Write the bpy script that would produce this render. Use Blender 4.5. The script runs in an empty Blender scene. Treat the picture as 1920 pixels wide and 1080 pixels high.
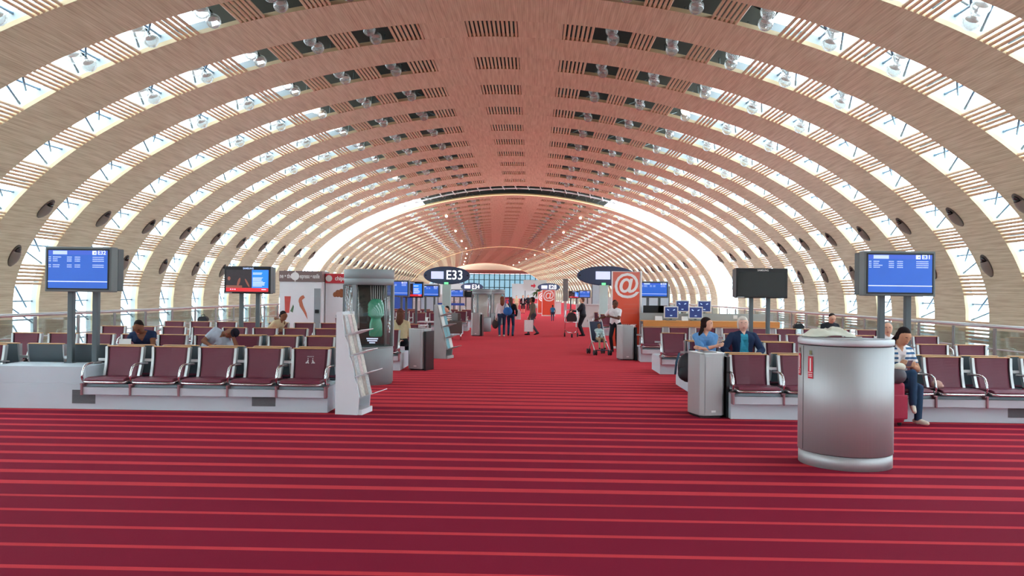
import bpy, bmesh, math, random
import numpy as np
from mathutils import Vector, Matrix, Euler
random.seed(7)
PI = math.pi
SC = bpy.context.scene
COL = SC.collection

# ------------------------------------------------------------------ camera
F, EYE = 1500.0, 1.6
YAW, PITCH, ROLL = math.atan(38 / F), math.atan(9.6 / F), 0.0115
cam_d = bpy.data.cameras.new('camera')
cam_d.sensor_width, cam_d.lens, cam_d.clip_end = 36.0, 36.0 * F / 1920, 2000
cam = bpy.data.objects.new('camera', cam_d)
COL.objects.link(cam)
cam.matrix_world = (Matrix.Translation((0, 0, EYE)) @ Matrix.Rotation(YAW, 4, 'Z') @
                    Matrix.Rotation(PI / 2 + PITCH, 4, 'X') @ Matrix.Rotation(ROLL, 4, 'Z'))
SC.camera = cam

# ------------------------------------------------------------------ overcast daylight and exposure
W = bpy.data.worlds.new('world')
SC.world = W
W.use_nodes = True
bg = W.node_tree.nodes['Background']
bg.inputs['Color'].default_value = (0.80, 0.95, 1.08, 1)
bg.inputs['Strength'].default_value = 10.8
vs = SC.view_settings
vs.view_transform, vs.look, vs.gamma, vs.use_curve_mapping = 'Standard', 'None', 1.0, False
vs.exposure = 0.0
SC.cycles.use_denoising = True
SC.cycles.max_bounces = 10
SC.cycles.diffuse_bounces = 6
SC.cycles.transparent_max_bounces = 24
SC.cycles.caustics_reflective = False
SC.cycles.caustics_refractive = False

# ------------------------------------------------------------------ picture helpers (used to read positions off the photograph once)
CY, SY = math.cos(YAW), math.sin(YAW)
def gx(px, y, py=600):
    """hall x of something at hall distance y that the photo shows in column px"""
    u = px + ROLL * (py - 540) - 960
    x = 0.0
    for _ in range(6):
        x = (u / F * (y * CY - x * SY) - y * SY) / CY
    return x
def gy(px, py):
    """hall distance of a floor point at pixel px, py"""
    dep = EYE * F / (py - ROLL * (px - 960) - 549.6)
    u = (px + ROLL * (py - 540) - 960) / F * dep
    return dep * CY + u * SY
def lin(c):
    c /= 255.0
    return c / 12.92 if c <= 0.04045 else ((c + 0.055) / 1.055) ** 2.4
def rgb(c):
    return (lin(c[0]), lin(c[1]), lin(c[2]), 1.0)

# ------------------------------------------------------------------ materials
MATS = {}
def mat(name, c, rough=0.6, metal=0.0, var=0.06, scale=6.0, emit=None, spec=0.5, coat=0.0, stretch=None):
    if name in MATS: return MATS[name]
    m = bpy.data.materials.new(name); m.use_nodes = True
    nt = m.node_tree; b = nt.nodes['Principled BSDF']
    b.inputs['Roughness'].default_value = rough
    b.inputs['Metallic'].default_value = metal
    b.inputs['Specular IOR Level'].default_value = spec
    b.inputs['Coat Weight'].default_value = coat
    col = rgb(c)
    if var > 0:
        tc = nt.nodes.new('ShaderNodeTexCoord'); n = nt.nodes.new('ShaderNodeTexNoise')
        n.inputs['Scale'].default_value = scale; n.inputs['Detail'].default_value = 4
        if stretch:
            mp = nt.nodes.new('ShaderNodeMapping'); mp.inputs['Scale'].default_value = stretch
            nt.links.new(tc.outputs['Object'], mp.inputs['Vector']); nt.links.new(mp.outputs[0], n.inputs['Vector'])
        else:
            nt.links.new(tc.outputs['Object'], n.inputs['Vector'])
        mx = nt.nodes.new('ShaderNodeMix'); mx.data_type = 'RGBA'
        mx.inputs[6].default_value = tuple(max(0, v * (1 - var)) for v in col[:3]) + (1,)
        mx.inputs[7].default_value = tuple(min(1, v * (1 + var)) for v in col[:3]) + (1,)
        nt.links.new(n.outputs[0], mx.inputs[0]); nt.links.new(mx.outputs[2], b.inputs['Base Color'])
    else:
        b.inputs['Base Color'].default_value = col
    if emit:
        b.inputs['Emission Color'].default_value = col
        b.inputs['Emission Strength'].default_value = emit
    MATS[name] = m
    return m
def glass(name, tint, refl=0.12):
    if name in MATS: return MATS[name]
    m = bpy.data.materials.new(name); m.use_nodes = True
    nt = m.node_tree; nt.nodes.clear()
    o = nt.nodes.new('ShaderNodeOutputMaterial'); mx = nt.nodes.new('ShaderNodeMixShader')
    t = nt.nodes.new('ShaderNodeBsdfTransparent'); g = nt.nodes.new('ShaderNodeBsdfGlossy')
    t.inputs[0].default_value = tint + (1,); g.inputs['Roughness'].default_value = 0.03
    fr = nt.nodes.new('ShaderNodeLayerWeight'); fr.inputs[0].default_value = 0.25
    mu = nt.nodes.new('ShaderNodeMath'); mu.operation = 'MULTIPLY_ADD'
    mu.inputs[1].default_value = refl * 2.5; mu.inputs[2].default_value = refl * 0.3
    nt.links.new(fr.outputs['Fresnel'], mu.inputs[0]); nt.links.new(mu.outputs[0], mx.inputs[0])
    nt.links.new(t.outputs[0], mx.inputs[1]); nt.links.new(g.outputs[0], mx.inputs[2]); nt.links.new(mx.outputs[0], o.inputs[0])
    MATS[name] = m
    return m

def wood_mat():
    """narrow timber battens that run along the hall, laid out in the UVs (u across the battens, v along them, both metres)"""
    m = bpy.data.materials.new('ceiling timber'); m.use_nodes = True
    nt = m.node_tree; N = nt.nodes.new; L = nt.links.new; b = nt.nodes['Principled BSDF']
    b.inputs['Roughness'].default_value = 0.5; b.inputs['Specular IOR Level'].default_value = 0.3
    uv = N('ShaderNodeUVMap'); oi = N('ShaderNodeObjectInfo')
    sep = N('ShaderNodeSeparateXYZ'); L(uv.outputs[0], sep.inputs[0])
    off = N('ShaderNodeMath'); off.operation = 'MULTIPLY_ADD'; L(oi.outputs['Random'], off.inputs[0]); off.inputs[1].default_value = 40; L(sep.outputs[0], off.inputs[2])
    cmb = N('ShaderNodeCombineXYZ')
    s1 = N('ShaderNodeMath'); s1.operation = 'MULTIPLY'; L(off.outputs[0], s1.inputs[0]); s1.inputs[1].default_value = 14
    s2 = N('ShaderNodeMath'); s2.operation = 'MULTIPLY'; L(sep.outputs[1], s2.inputs[0]); s2.inputs[1].default_value = 0.7
    L(s1.outputs[0], cmb.inputs[0]); L(s2.outputs[0], cmb.inputs[1])
    n = N('ShaderNodeTexNoise'); n.inputs['Scale'].default_value = 1.0; n.inputs['Detail'].default_value = 3; L(cmb.outputs[0], n.inputs['Vector'])
    cr = N('ShaderNodeValToRGB'); e = cr.color_ramp.elements
    e[0].position, e[0].color = 0.28, rgb((184, 167, 140)); e[1].position, e[1].color = 0.72, rgb((219, 208, 184))
    el = cr.color_ramp.elements.new(0.5); el.color = rgb((204, 191, 163))
    L(n.outputs[0], cr.inputs[0])
    # fine shadow gap between two battens, every 6 cm
    fr = N('ShaderNodeMath'); fr.operation = 'FRACT'
    d6 = N('ShaderNodeMath'); d6.operation = 'DIVIDE'; L(sep.outputs[0], d6.inputs[0]); d6.inputs[1].default_value = 0.06; L(d6.outputs[0], fr.inputs[0])
    lt = N('ShaderNodeMath'); lt.operation = 'LESS_THAN'; L(fr.outputs[0], lt.inputs[0]); lt.inputs[1].default_value = 0.12
    mx = N('ShaderNodeMix'); mx.data_type = 'RGBA'; mx.blend_type = 'MULTIPLY'
    ml = N('ShaderNodeMath'); ml.operation = 'MULTIPLY'; L(lt.outputs[0], ml.inputs[0]); ml.inputs[1].default_value = 0.35
    L(ml.outputs[0], mx.inputs[0]); L(cr.outputs[0], mx.inputs[6]); mx.inputs[7].default_value = (0.35, 0.25, 0.2, 1)
    L(mx.outputs[2], b.inputs['Base Color'])
    MATS['ceiling timber'] = m
    return m

def carpet_mat():
    """woven stripes across the hall: dark crimson ground, brighter red stripes that widen band by band"""
    m = bpy.data.materials.new('striped carpet'); m.use_nodes = True
    nt = m.node_tree; N = nt.nodes.new; L = nt.links.new; b = nt.nodes['Principled BSDF']
    b.inputs['Roughness'].default_value = 0.95; b.inputs['Specular IOR Level'].default_value = 0.08
    tc = N('ShaderNodeTexCoord'); sep = N('ShaderNodeSeparateXYZ'); L(tc.outputs['Object'], sep.inputs[0])
    y = sep.outputs[1]
    def op(o, a, bb=None, c=None):
        k = N('ShaderNodeMath'); k.operation = o
        for i, v in enumerate((a, bb, c)):
            if v is None: continue
            if isinstance(v, (int, float)): k.inputs[i].default_value = v
            else: L(v, k.inputs[i])
        return k.outputs[0]
    fr = op('FRACT', op('DIVIDE', op('ADD', y, 100 * 0.388 - 4.53 + 0.03), 0.388))
    # bright width as a share of the pitch, stepping up with distance down the hall
    cr = N('ShaderNodeValToRGB'); cr.color_ramp.interpolation = 'CONSTANT'
    e = cr.color_ramp.elements
    e[0].position, e[0].color = 0.0, (0.15,) * 3 + (1,)
    e[1].position, e[1].color = 6.30 / 40, (0.30,) * 3 + (1,)
    for p, v in ((11.05, 0.72), (14.2, 0.80), (16.6, 0.93), (26, 0.97)):
        k = cr.color_ramp.elements.new(p / 40); k.color = (v,) * 3 + (1,)
    L(op('DIVIDE', y, 40), cr.inputs[0])
    w = N('ShaderNodeSeparateColor'); L(cr.outputs[0], w.inputs[0])
    bright = op('LESS_THAN', fr, w.outputs[0])
    n = N('ShaderNodeTexNoise'); n.inputs['Scale'].default_value = 260; n.inputs['Detail'].default_value = 2; L(tc.outputs['Object'], n.inputs['Vector'])
    n2 = N('ShaderNodeTexNoise'); n2.inputs['Scale'].default_value = 0.7; n2.inputs['Detail'].default_value = 4; L(tc.outputs['Object'], n2.inputs['Vector'])
    mx = N('ShaderNodeMix'); mx.data_type = 'RGBA'
    mx.inputs[6].default_value = rgb((133, 27, 52)); mx.inputs[7].default_value = rgb((205, 62, 72)); L(bright, mx.inputs[0])
    m2 = N('ShaderNodeMix'); m2.data_type = 'RGBA'; m2.blend_type = 'MULTIPLY'; m2.inputs[0].default_value = 1
    v = op('MULTIPLY_ADD', n.outputs[0], 0.5, op('MULTIPLY_ADD', n2.outputs[0], 0.2, 0.65))
    c3 = N('ShaderNodeCombineColor'); L(v, c3.inputs[0]); L(v, c3.inputs[1]); L(v, c3.inputs[2])
    L(mx.outputs[2], m2.inputs[6]); L(c3.outputs[0], m2.inputs[7]); L(m2.outputs[2], b.inputs['Base Color'])
    bp = N('ShaderNodeBump'); bp.inputs['Strength'].default_value = 0.3; bp.inputs['Distance'].default_value = 0.004
    L(n.outputs[0], bp.inputs['Height']); L(bp.outputs[0], b.inputs['Normal'])
    return m

# ------------------------------------------------------------------ mesh helpers
def basis(d):
    d = Vector(d).normalized()
    u = d.cross(Vector((0, 0, 1)) if abs(d.z) < 0.95 else Vector((1, 0, 0))).normalized()
    return u, d.cross(u).normalized(), d
class Geo:
    """collects shapes; build() links them as one mesh object"""
    def __init__(self): self.v, self.f, self.mi, self.uv, self.sm = [], [], [], {}, []
    def add(self, vs_, fs, m=0, smooth=False):
        o = len(self.v); self.v += [tuple(p) for p in vs_]
        for f in fs: self.f.append(tuple(i + o for i in f)); self.mi.append(m); self.sm.append(smooth)
        return self
    def box(self, x0, x1, y0, y1, z0, z1, m=0, M=None):
        p = [Vector(q) for q in ((x0, y0, z0), (x1, y0, z0), (x1, y1, z0), (x0, y1, z0), (x0, y0, z1), (x1, y0, z1), (x1, y1, z1), (x0, y1, z1))]
        if M is not None: p = [M @ q for q in p]
        return self.add(p, [(0, 3, 2, 1), (4, 5, 6, 7), (0, 1, 5, 4), (1, 2, 6, 5), (2, 3, 7, 6), (3, 0, 4, 7)], m)
    def prism(self, poly, axis, a, b, m=0):
        """poly: 2-D outline; axis 'x','y','z' it is extruded along from a to b"""
        def P(p, t): return {'x': (t, p[0], p[1]), 'y': (p[0], t, p[1]), 'z': (p[0], p[1], t)}[axis]
        n = len(poly)
        vs_ = [P(p, a) for p in poly] + [P(p, b) for p in poly]
        fs = [tuple(range(n))[::-1], tuple(range(n, 2 * n))] + [(i, (i + 1) % n, n + (i + 1) % n, n + i) for i in range(n)]
        return self.add(vs_, fs, m)
    def tube(self, pts, r, n=8, m=0, close=True, smooth=True):
        pts = [Vector(p) for p in pts]; k = len(pts)
        rs = r if isinstance(r, (list, tuple)) else [r] * k
        vs_, u0 = [], None
        for i, p in enumerate(pts):
            d = (pts[min(i + 1, k - 1)] - pts[max(i - 1, 0)])
            if u0 is None: u0, _, _ = basis(d)
            dn = d.normalized(); u0 = (u0 - dn * u0.dot(dn)).normalized(); w = dn.cross(u0)
            for j in range(n):
                a = 2 * PI * j / n + PI / n
                vs_.append(p + (u0 * math.cos(a) + w * math.sin(a)) * rs[i])
        fs = [(i * n + j, i * n + (j + 1) % n, (i + 1) * n + (j + 1) % n, (i + 1) * n + j) for i in range(k - 1) for j in range(n)]
        self.add(vs_, fs, m, smooth)
        if close:
            o = len(self.v) - len(vs_)
            self.f.append(tuple(o + j for j in range(n))[::-1]); self.mi.append(m); self.sm.append(False)
            self.f.append(tuple(o + (k - 1) * n + j for j in range(n))); self.mi.append(m); self.sm.append(False)
        return self
    def ell(self, c, r, R=None, n=14, k=9, m=0):
        c = Vector(c); r = (r, r, r) if isinstance(r, (int, float)) else r
        vs_ = []
        for i in range(k + 1):
            t = PI * i / k
            for j in range(n):
                a = 2 * PI * j / n
                p = Vector((r[0] * math.sin(t) * math.cos(a), r[1] * math.sin(t) * math.sin(a), r[2] * math.cos(t)))
                vs_.append(c + (R @ p if R else p))
        fs = []
        for i in range(k):
            for j in range(n):
                q = (i * n + j, (i + 1) * n + j, (i + 1) * n + (j + 1) % n, i * n + (j + 1) % n)
                if i == 0: q = (q[0], q[1], q[2])
                elif i == k - 1: q = (q[0], q[1], q[3])
                fs.append(q)
        return self.add(vs_, fs, m, True)
    def lathe(self, prof, c=(0, 0), n=32, m=0, sx=1.0, sy=1.0, smooth=True):
        vs_ = [(c[0] + sx * r * math.cos(2 * PI * j / n), c[1] + sy * r * math.sin(2 * PI * j / n), z) for r, z in prof for j in range(n)]
        fs = [(i * n + j, i * n + (j + 1) % n, (i + 1) * n + (j + 1) % n, (i + 1) * n + j) for i in range(len(prof) - 1) for j in range(n)]
        self.add(vs_, fs, m, smooth)
        o = len(self.v) - len(vs_)
        for ring, rev in ((0, True), (len(prof) - 1, False)):
            if prof[ring][0] > 1e-4:
                q = tuple(o + ring * n + j for j in range(n))
                self.f.append(q[::-1] if rev else q); self.mi.append(m); self.sm.append(False)
        return self
    def quad(self, a, b, c, d, m=0): return self.add([a, b, c, d], [(0, 1, 2, 3)], m)
    def build(self, name, mats, parent=None, bevel=0, loc=None, uv=None):
        me = bpy.data.meshes.new(name)
        me.from_pydata([tuple(p) for p in self.v], [], self.f)
        me.polygons.foreach_set('material_index', self.mi)
        me.polygons.foreach_set('use_smooth', self.sm)
        for mm in (mats if isinstance(mats, (list, tuple)) else [mats]): me.materials.append(mm)
        if uv is not None:
            l = me.uv_layers.new(name='UVMap')
            vi = np.empty(len(me.loops), dtype=np.int32); me.loops.foreach_get('vertex_index', vi)
            l.data.foreach_set('uv', np.array(uv, dtype=np.float32)[vi].ravel())
        me.update()
        o = bpy.data.objects.new(name, me); COL.objects.link(o)
        if parent: o.parent = parent
        if loc: o.location = loc
        if bevel:
            b = o.modifiers.new('bevel', 'BEVEL'); b.width = bevel; b.segments = 2; b.limit_method = 'ANGLE'; b.angle_limit = 0.7
        return o
def tag(o, label, cat, group=None, kind=None):
    o['label'] = label; o['category'] = cat
    if group: o['group'] = group
    if kind: o['kind'] = kind
    return o
def empty(name, loc=(0, 0, 0), rz=0.0, label=None, cat=None, group=None):
    o = bpy.data.objects.new(name, None); COL.objects.link(o)
    o.empty_display_size = 0.1; o.location = loc; o.rotation_euler = (0, 0, rz)
    if label: tag(o, label, cat, group)
    return o
def struct(o):
    o['kind'] = 'structure'; return o
KIDS = {}
def copy_tree(o, parent=None):
    c = o.copy(); COL.objects.link(c); c.parent = parent
    for ch in KIDS.get(o.name) or list(o.children): copy_tree(ch, c)
    return c
def text(body, name, size, mat_, parent, loc, rot=(PI / 2, 0, 0), align='CENTER', bold=0.0, depth=0.002, sx=1.0):
    cu = bpy.data.curves.new(name, 'FONT'); cu.body = body; cu.size = size; cu.align_x = align; cu.align_y = 'CENTER'
    cu.extrude = depth; cu.offset = bold; cu.materials.append(mat_); cu.resolution_u = 4
    tmp = bpy.data.objects.new(name, cu)
    me = bpy.data.meshes.new_from_object(tmp); bpy.data.objects.remove(tmp); me.name = name
    if not me.materials: me.materials.append(mat_)
    o = bpy.data.objects.new(name, me); COL.objects.link(o); o.parent = parent
    o.location = loc; o.rotation_euler = rot; o.scale = (sx, 1, 1)
    return o
ORD = ['first', 'second', 'third', 'fourth', 'fifth', 'sixth', 'seventh', 'eighth', 'ninth', 'tenth', 'eleventh', 'twelfth',
       'thirteenth', 'fourteenth', 'fifteenth', 'sixteenth', 'seventeenth', 'eighteenth', 'nineteenth', 'twentieth']
SIDE = {-1: 'coffee machine side', 1: 'steel cabinet side'}

WOOD = wood_mat()
REVEAL = mat('pale reveal cladding', (150, 158, 160), 0.6, var=0.04, scale=2)
CREAM = mat('plywood edge', (182, 160, 122), 0.5, var=0.04, scale=3)
SLAT = mat('slat timber', (204, 174, 142), 0.5, var=0.14, scale=9)
STEELB = mat('pale blue steel', (104, 134, 158), 0.45, metal=0.2)
STEELD = mat('dark roof steel', (74, 80, 78), 0.5, metal=0.3)
STEELW = mat('white steel', (228, 232, 230), 0.45)
ROOFM = mat('dark roof lining', (44, 46, 40), 0.8, var=0.2, scale=1.2)
GLAZ = glass('roof glazing', (0.93, 0.97, 0.97))
GLASSR = glass('balustrade glass', (0.86, 0.91, 0.9), 0.16)
GLOBE = glass('clear lamp glass', (0.85, 0.86, 0.84), 0.3)
_nt = GLOBE.node_tree; _mx = [n for n in _nt.nodes if n.type == 'MIX_SHADER'][0]; _out = [n for n in _nt.nodes if n.type == 'OUTPUT_MATERIAL'][0]
_df = _nt.nodes.new('ShaderNodeBsdfTranslucent'); _d2 = _nt.nodes.new('ShaderNodeBsdfDiffuse'); _ad = _nt.nodes.new('ShaderNodeMixShader'); _m2 = _nt.nodes.new('ShaderNodeMixShader')
_df.inputs[0].default_value = _d2.inputs[0].default_value = (0.9, 0.9, 0.88, 1); _m2.inputs[0].default_value = 0.22
_nt.links.new(_df.outputs[0], _ad.inputs[1]); _nt.links.new(_d2.outputs[0], _ad.inputs[2])
_nt.links.new(_mx.outputs[0], _m2.inputs[1]); _nt.links.new(_ad.outputs[0], _m2.inputs[2]); _nt.links.new(_m2.outputs[0], _out.inputs[0])

# ------------------------------------------------------------------ the vault: cross-section curve, bays and segments
P = 3.52                      # one bay along the hall: a timber rib and a slot
VA, VB, VN, ZS, ZB = 16.1, 8.37, 1.9, 1.02, -4.2
def _curve():
    pts = []
    for i in range(2001):
        t = PI / 2 * (1 - i / 2000)
        pts.append((VA * abs(math.cos(t)) ** (2 / VN), ZS + VB * abs(math.sin(t)) ** (2 / VN)))
    for i in range(1, 60): pts.append((VA - 0.35 * (i / 59) ** 2, ZS + (ZB - ZS) * i / 59))
    return np.array(pts)
_C = _curve()
_S = np.concatenate([[0], np.cumsum(np.hypot(np.diff(_C[:, 0]), np.diff(_C[:, 1])))])
SMAX = float(_S[-1])
def s_of_x(x): return float(np.interp(x, _C[:2001, 0], _S[:2001]))
def s_of_z(z): return float(np.interp(-z, -_C[:, 1], _S))
def cs(s, off=0.0):
    """point (x, z) of the section at arc length s from the crown (negative: towards -x), moved outwards by off"""
    a = abs(s); x, z = float(np.interp(a, _S, _C[:, 0])), float(np.interp(a, _S, _C[:, 1]))
    e = 0.05
    x1, z1 = float(np.interp(a + e, _S, _C[:, 0])), float(np.interp(a + e, _S, _C[:, 1]))
    x0, z0 = float(np.interp(a - e, _S, _C[:, 0])) if a > e else -float(np.interp(e - a, _S, _C[:, 0])), float(np.interp(abs(a - e), _S, _C[:, 1]))
    if a + e > SMAX: x1, z1 = x, z
    tx, tz = x1 - x0, z1 - z0; l = math.hypot(tx, tz); nx, nz = -tz / l, tx / l
    return ((x + nx * off) * (1 if s >= 0 else -1), z + nz * off)
OPEN_C = [s_of_x(v) for v in (3.53, 5.27, 7.0, 8.6, 10.2, 11.75, 13.2)] + [s_of_z(4.26), s_of_z(2.82)]
OPEN = [(c - (0.52 if i < 3 else 0.46), c + (0.52 if i < 3 else 0.46)) for i, c in enumerate(OPEN_C)]
OPEN_L = OPEN + [(s_of_z(1.66), s_of_z(-1.2))]
OPEN_R = OPEN + [(s_of_z(1.66), s_of_z(0.86)), (s_of_z(0.1), s_of_z(-1.4))]
S_GLASS = 7.75                # the outer skin is glass from here outwards
OUT = 1.25                    # outer skin above the crown; the glazed part lies closer
OUTG = 0.37

def strip(g, s0, s1, v0, v1, th, n, mats=(0, 1), uvs=None):
    """a curved board from arc s0 to s1, v0 to v1 along the hall, th thick"""
    o = len(g.v); ss = [s0 + (s1 - s0) * i / n for i in range(n + 1)]
    pts = []
    for s in ss:
        a, b = cs(s), cs(s, th)
        pts += [(a[0], v0, a[1]), (a[0], v1, a[1]), (b[0], v0, b[1]), (b[0], v1, b[1])]
        if uvs is not None: uvs += [(s, v0), (s, v1), (s, v0), (s, v1)]
    g.v += pts
    def q(f, m): g.f.append(tuple(o + k for k in f)); g.mi.append(m); g.sm.append(False)
    for i in range(n):
        A, B = 4 * i, 4 * i + 4
        q((A, B, B + 1, A + 1), mats[0]); q((A + 2, A + 3, B + 3, B + 2), mats[0])
        q((A, A + 2, B + 2, B), mats[1]); q((A + 1, B + 1, B + 3, A + 3), mats[1])
    q((0, 1, 3, 2), mats[1]); q((4 * n, 4 * n + 2, 4 * n + 3, 4 * n + 1), mats[1])

HALF = 0.2 * P                # half the slot's width
def rib_mesh():
    g, uvs = Geo(), []
    strip(g, -SMAX, SMAX, HALF, P - HALF, 0.11, 110, (0, 1), uvs)
    return g, uvs
def slot_panel():
    """closed timber panels of a slot: beside the middle grille, and where the side grilles end"""
    g, uvs = Geo(), []
    for a, b in ((-2.08, -0.76), (0.76, 2.08), (OPEN_R[-2][1] + 0.72, OPEN_R[-1][0])):
        strip(g, a, b, -HALF, HALF, 0.1, max(2, int(abs(b - a) / 0.3)), (0, 0), uvs)
    strip(g, OPEN_R[-1][1], SMAX, -HALF, HALF, 0.1, 8, (0, 0), uvs)
    strip(g, -SMAX, -OPEN_L[-1][1], -HALF, HALF, 0.1, 8, (0, 0), uvs)
    return g, uvs
def slat_at(g, s):
    a, b = cs(s, 0.045), cs(s + 0.02, 0.045)
    d = Vector((b[0] - a[0], 0, b[1] - a[1])).normalized() * 0.04; nrm = Vector((-d.z, 0, d.x)).normalized() * 0.05
    c = Vector((a[0], 0, a[1])); ring = []
    for k in range(8):
        t = 2 * PI * (k + 0.5) / 8
        ring.append(c + d * math.cos(t) * 1.05 + nrm * math.sin(t))
    o = len(g.v); g.v += [(p.x, -HALF - 0.02, p.z) for p in ring] + [(p.x, HALF + 0.02, p.z) for p in ring]
    for k in range(8):
        g.f.append((o + k, o + (k + 1) % 8, o + 8 + (k + 1) % 8, o + 8 + k)); g.mi.append(0); g.sm.append(False)
def reveal_mesh():
    """cladding of the window reveals: two bands that run from the timber out to the outer skin"""
    g = Geo()
    for sd in (-1, 1):
        for v0, v1 in ((HALF + 0.1, HALF + 0.16), (-HALF - 0.16, -HALF - 0.1)):
            n = 40; o = len(g.v)
            for i in range(n + 1):
                q = sd * (7.3 + (SMAX - 7.3) * i / n); a, b = cs(q, 0.1), cs(q, OUTG - 0.01)
                g.v += [(a[0], v0, a[1]), (a[0], v1, a[1]), (b[0], v1, b[1]), (b[0], v0, b[1])]
                if i:
                    A, B_ = o + 4 * i - 4, o + 4 * i
                    for j in range(4): g.f.append((A + j, A + (j + 1) % 4, B_ + (j + 1) % 4, B_ + j)); g.mi.append(0); g.sm.append(False)
    return g
def slat_mesh():
    g = Geo()
    for i in range(12): slat_at(g, -0.7 + 1.4 * i / 11)
    for sd, ops in ((-1, OPEN_L), (1, OPEN_R)):
        prev = 2.08
        for a, b in ops:
            gap = a - prev
            if gap > 0.15:
                n = max(2, round(gap / 0.128))
                for i in range(n): slat_at(g, sd * (prev + gap * (i + 0.45) / n))
            prev = b
        if sd == 1:
            pass
    return g
def glass_mesh(sd):
    g = Geo(); n = 26
    a0 = S_GLASS
    for i in range(n + 1):
        s = sd * (a0 + (SMAX - a0) * i / n); p = cs(s, OUT if i == 0 else OUTG) if i != 1 else cs(sd * (a0 + 0.12), OUTG)
        g.v += [(p[0], -P / 2, p[1]), (p[0], P / 2, p[1])]
        if i: k = 2 * i; g.f.append((k - 2, k - 1, k + 1, k)); g.mi.append(0); g.sm.append(False)
    return g
def truss_mesh(light):
    """rods between the timber shell and the outer skin of one slot; light: those behind glass"""
    g = Geo()
    for sd, ops in ((-1, OPEN_L), (1, OPEN_R)):
        for i, (a, b) in enumerate(ops):
            if (a > S_GLASS - 0.2) != light: continue
            if b - a > 2: spans = [(a, a + 1.3), (a + 1.3, b)]
            else: spans = [(a, b)]
            for u, w in spans:
                m = (u + w) / 2
                p0, p1, p2 = (cs(sd * (u + 0.05), 0.16), cs(sd * (m + 0.1), 0.32), cs(sd * w, 0.16)) if light else (cs(sd * (u + 0.05), 0.55), cs(sd * (m + 0.1), 1.12), cs(sd * w, 0.6))
                g.tube([(p0[0], -0.45, p0[1]), (p1[0], 0.5, p1[1])], 0.032, 6)
                g.tube([(p2[0], 0.62, p2[1]), (p1[0], -0.35, p1[1])], 0.03, 6)
                q = cs(sd * (u - 0.12), 0.3 if light else 0.95)
                g.tube([(q[0], -P / 2, q[1]), (q[0], P / 2, q[1])], 0.03, 6)
                if light:
                    q = cs(sd * (m - 0.1), OUTG - 0.05)
                    g.tube([(q[0], -P / 2, q[1]), (q[0], P / 2, q[1])], 0.034, 4)
    if light:       # ring member of the outer skin, one per bay
        for sd in (-1, 1):
            pts = [(lambda p: (p[0], HALF + 0.15, p[1]))(cs(sd * (S_GLASS + (SMAX - S_GLASS) * i / 24), OUTG - 0.06)) for i in range(1, 25)]
            g.tube(pts, 0.05, 6)
    return g
def roof_mesh(L0, L1):
    g = Geo(); n = 24
    for i in range(n + 1):
        s = -S_GLASS + 2 * S_GLASS * i / n; a, b = cs(s, OUT), cs(s, OUT + 0.12)
        g.v += [(a[0], L0, a[1]), (a[0], L1, a[1]), (b[0], L0, b[1]), (b[0], L1, b[1])]
        if i:
            A, B = 4 * i - 4, 4 * i
            for f in ((A, B, B + 1, A + 1), (A + 2, A + 3, B + 3, B + 2), (A, A + 2, B + 2, B), (A + 1, B + 1, B + 3, A + 3)):
                g.f.append(f); g.mi.append(0); g.sm.append(False)
    return g

AX0 = -1.27                   # the hall's centre line lies a little to one side of the camera
SEGS = [((AX0, -40.0), (AX0, 58.96), 20), ((AX0, 62.4), (-4.7, 133.0), 20), ((-4.7, 133.6), (-12.0, 209.0), 21)]
# first slot of the first segment: the one whose crown grille the photo shows uppermost sits at 6.684 bays
proto = {}
def put(key, name, builder, mats, M, n_counter={}):
    if key not in proto:
        got = builder()
        g, uv = got if isinstance(got, tuple) else (got, None)
        o = g.build(name, mats, uv=uv); proto[key] = o
    else:
        o = proto[key].copy(); o.name = name; COL.objects.link(o)
    o.matrix_world = M
    return struct(o)
SLOTS = []                    # (matrix, segment) of every slot, used for lamps and wall spotlights
win_n = 0
for si, (p0, p1, nb) in enumerate(SEGS):
    d = Vector((p1[0] - p0[0], p1[1] - p0[1], 0)); L = d.length; rz = math.atan2(-d.x, d.y)
    B = Matrix.Translation((p0[0], p0[1], 0)) @ Matrix.Rotation(rz, 4, 'Z')
    if si == 0: vs0 = [P * (6.684 + k) - p0[1] for k in range(-17, 10)]
    else: vs0 = [1.9 + P * (k + 0.5 - 0.04) for k in range(nb)]
    if si > 0:
        M = B @ Matrix.Translation((0, vs0[0] - P, 0)); put('rib', 'ceiling', rib_mesh, [WOOD, CREAM], M)
    for v in vs0:
        M = B @ Matrix.Translation((0, v, 0))
        put('rib', 'ceiling', rib_mesh, [WOOD, CREAM], M)
        put('panel', 'ceiling', slot_panel, [WOOD], M)
        put('slat', 'trim_%d' % (len(SLOTS) + 1), slat_mesh, SLAT, M)
        put('reveal', 'trim_reveal_%d' % (len(SLOTS) + 1), reveal_mesh, REVEAL, M)
        put('trussl', 'roof_truss', lambda: truss_mesh(True), STEELB, M)
        put('trussd', 'roof_truss', lambda: truss_mesh(False), STEELD, M)
        for sd in (-1, 1):
            win_n += 1; put('glass%d' % sd, 'window_%d' % win_n, lambda: glass_mesh(sd), GLAZ, M)
        SLOTS.append((M, si))
    r = roof_mesh(vs0[0] - P * 1.2, vs0[-1] + P * (1.9 if si == 0 else 1.0)).build('roof', ROOFM); r.matrix_world = B; struct(r)
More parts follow.
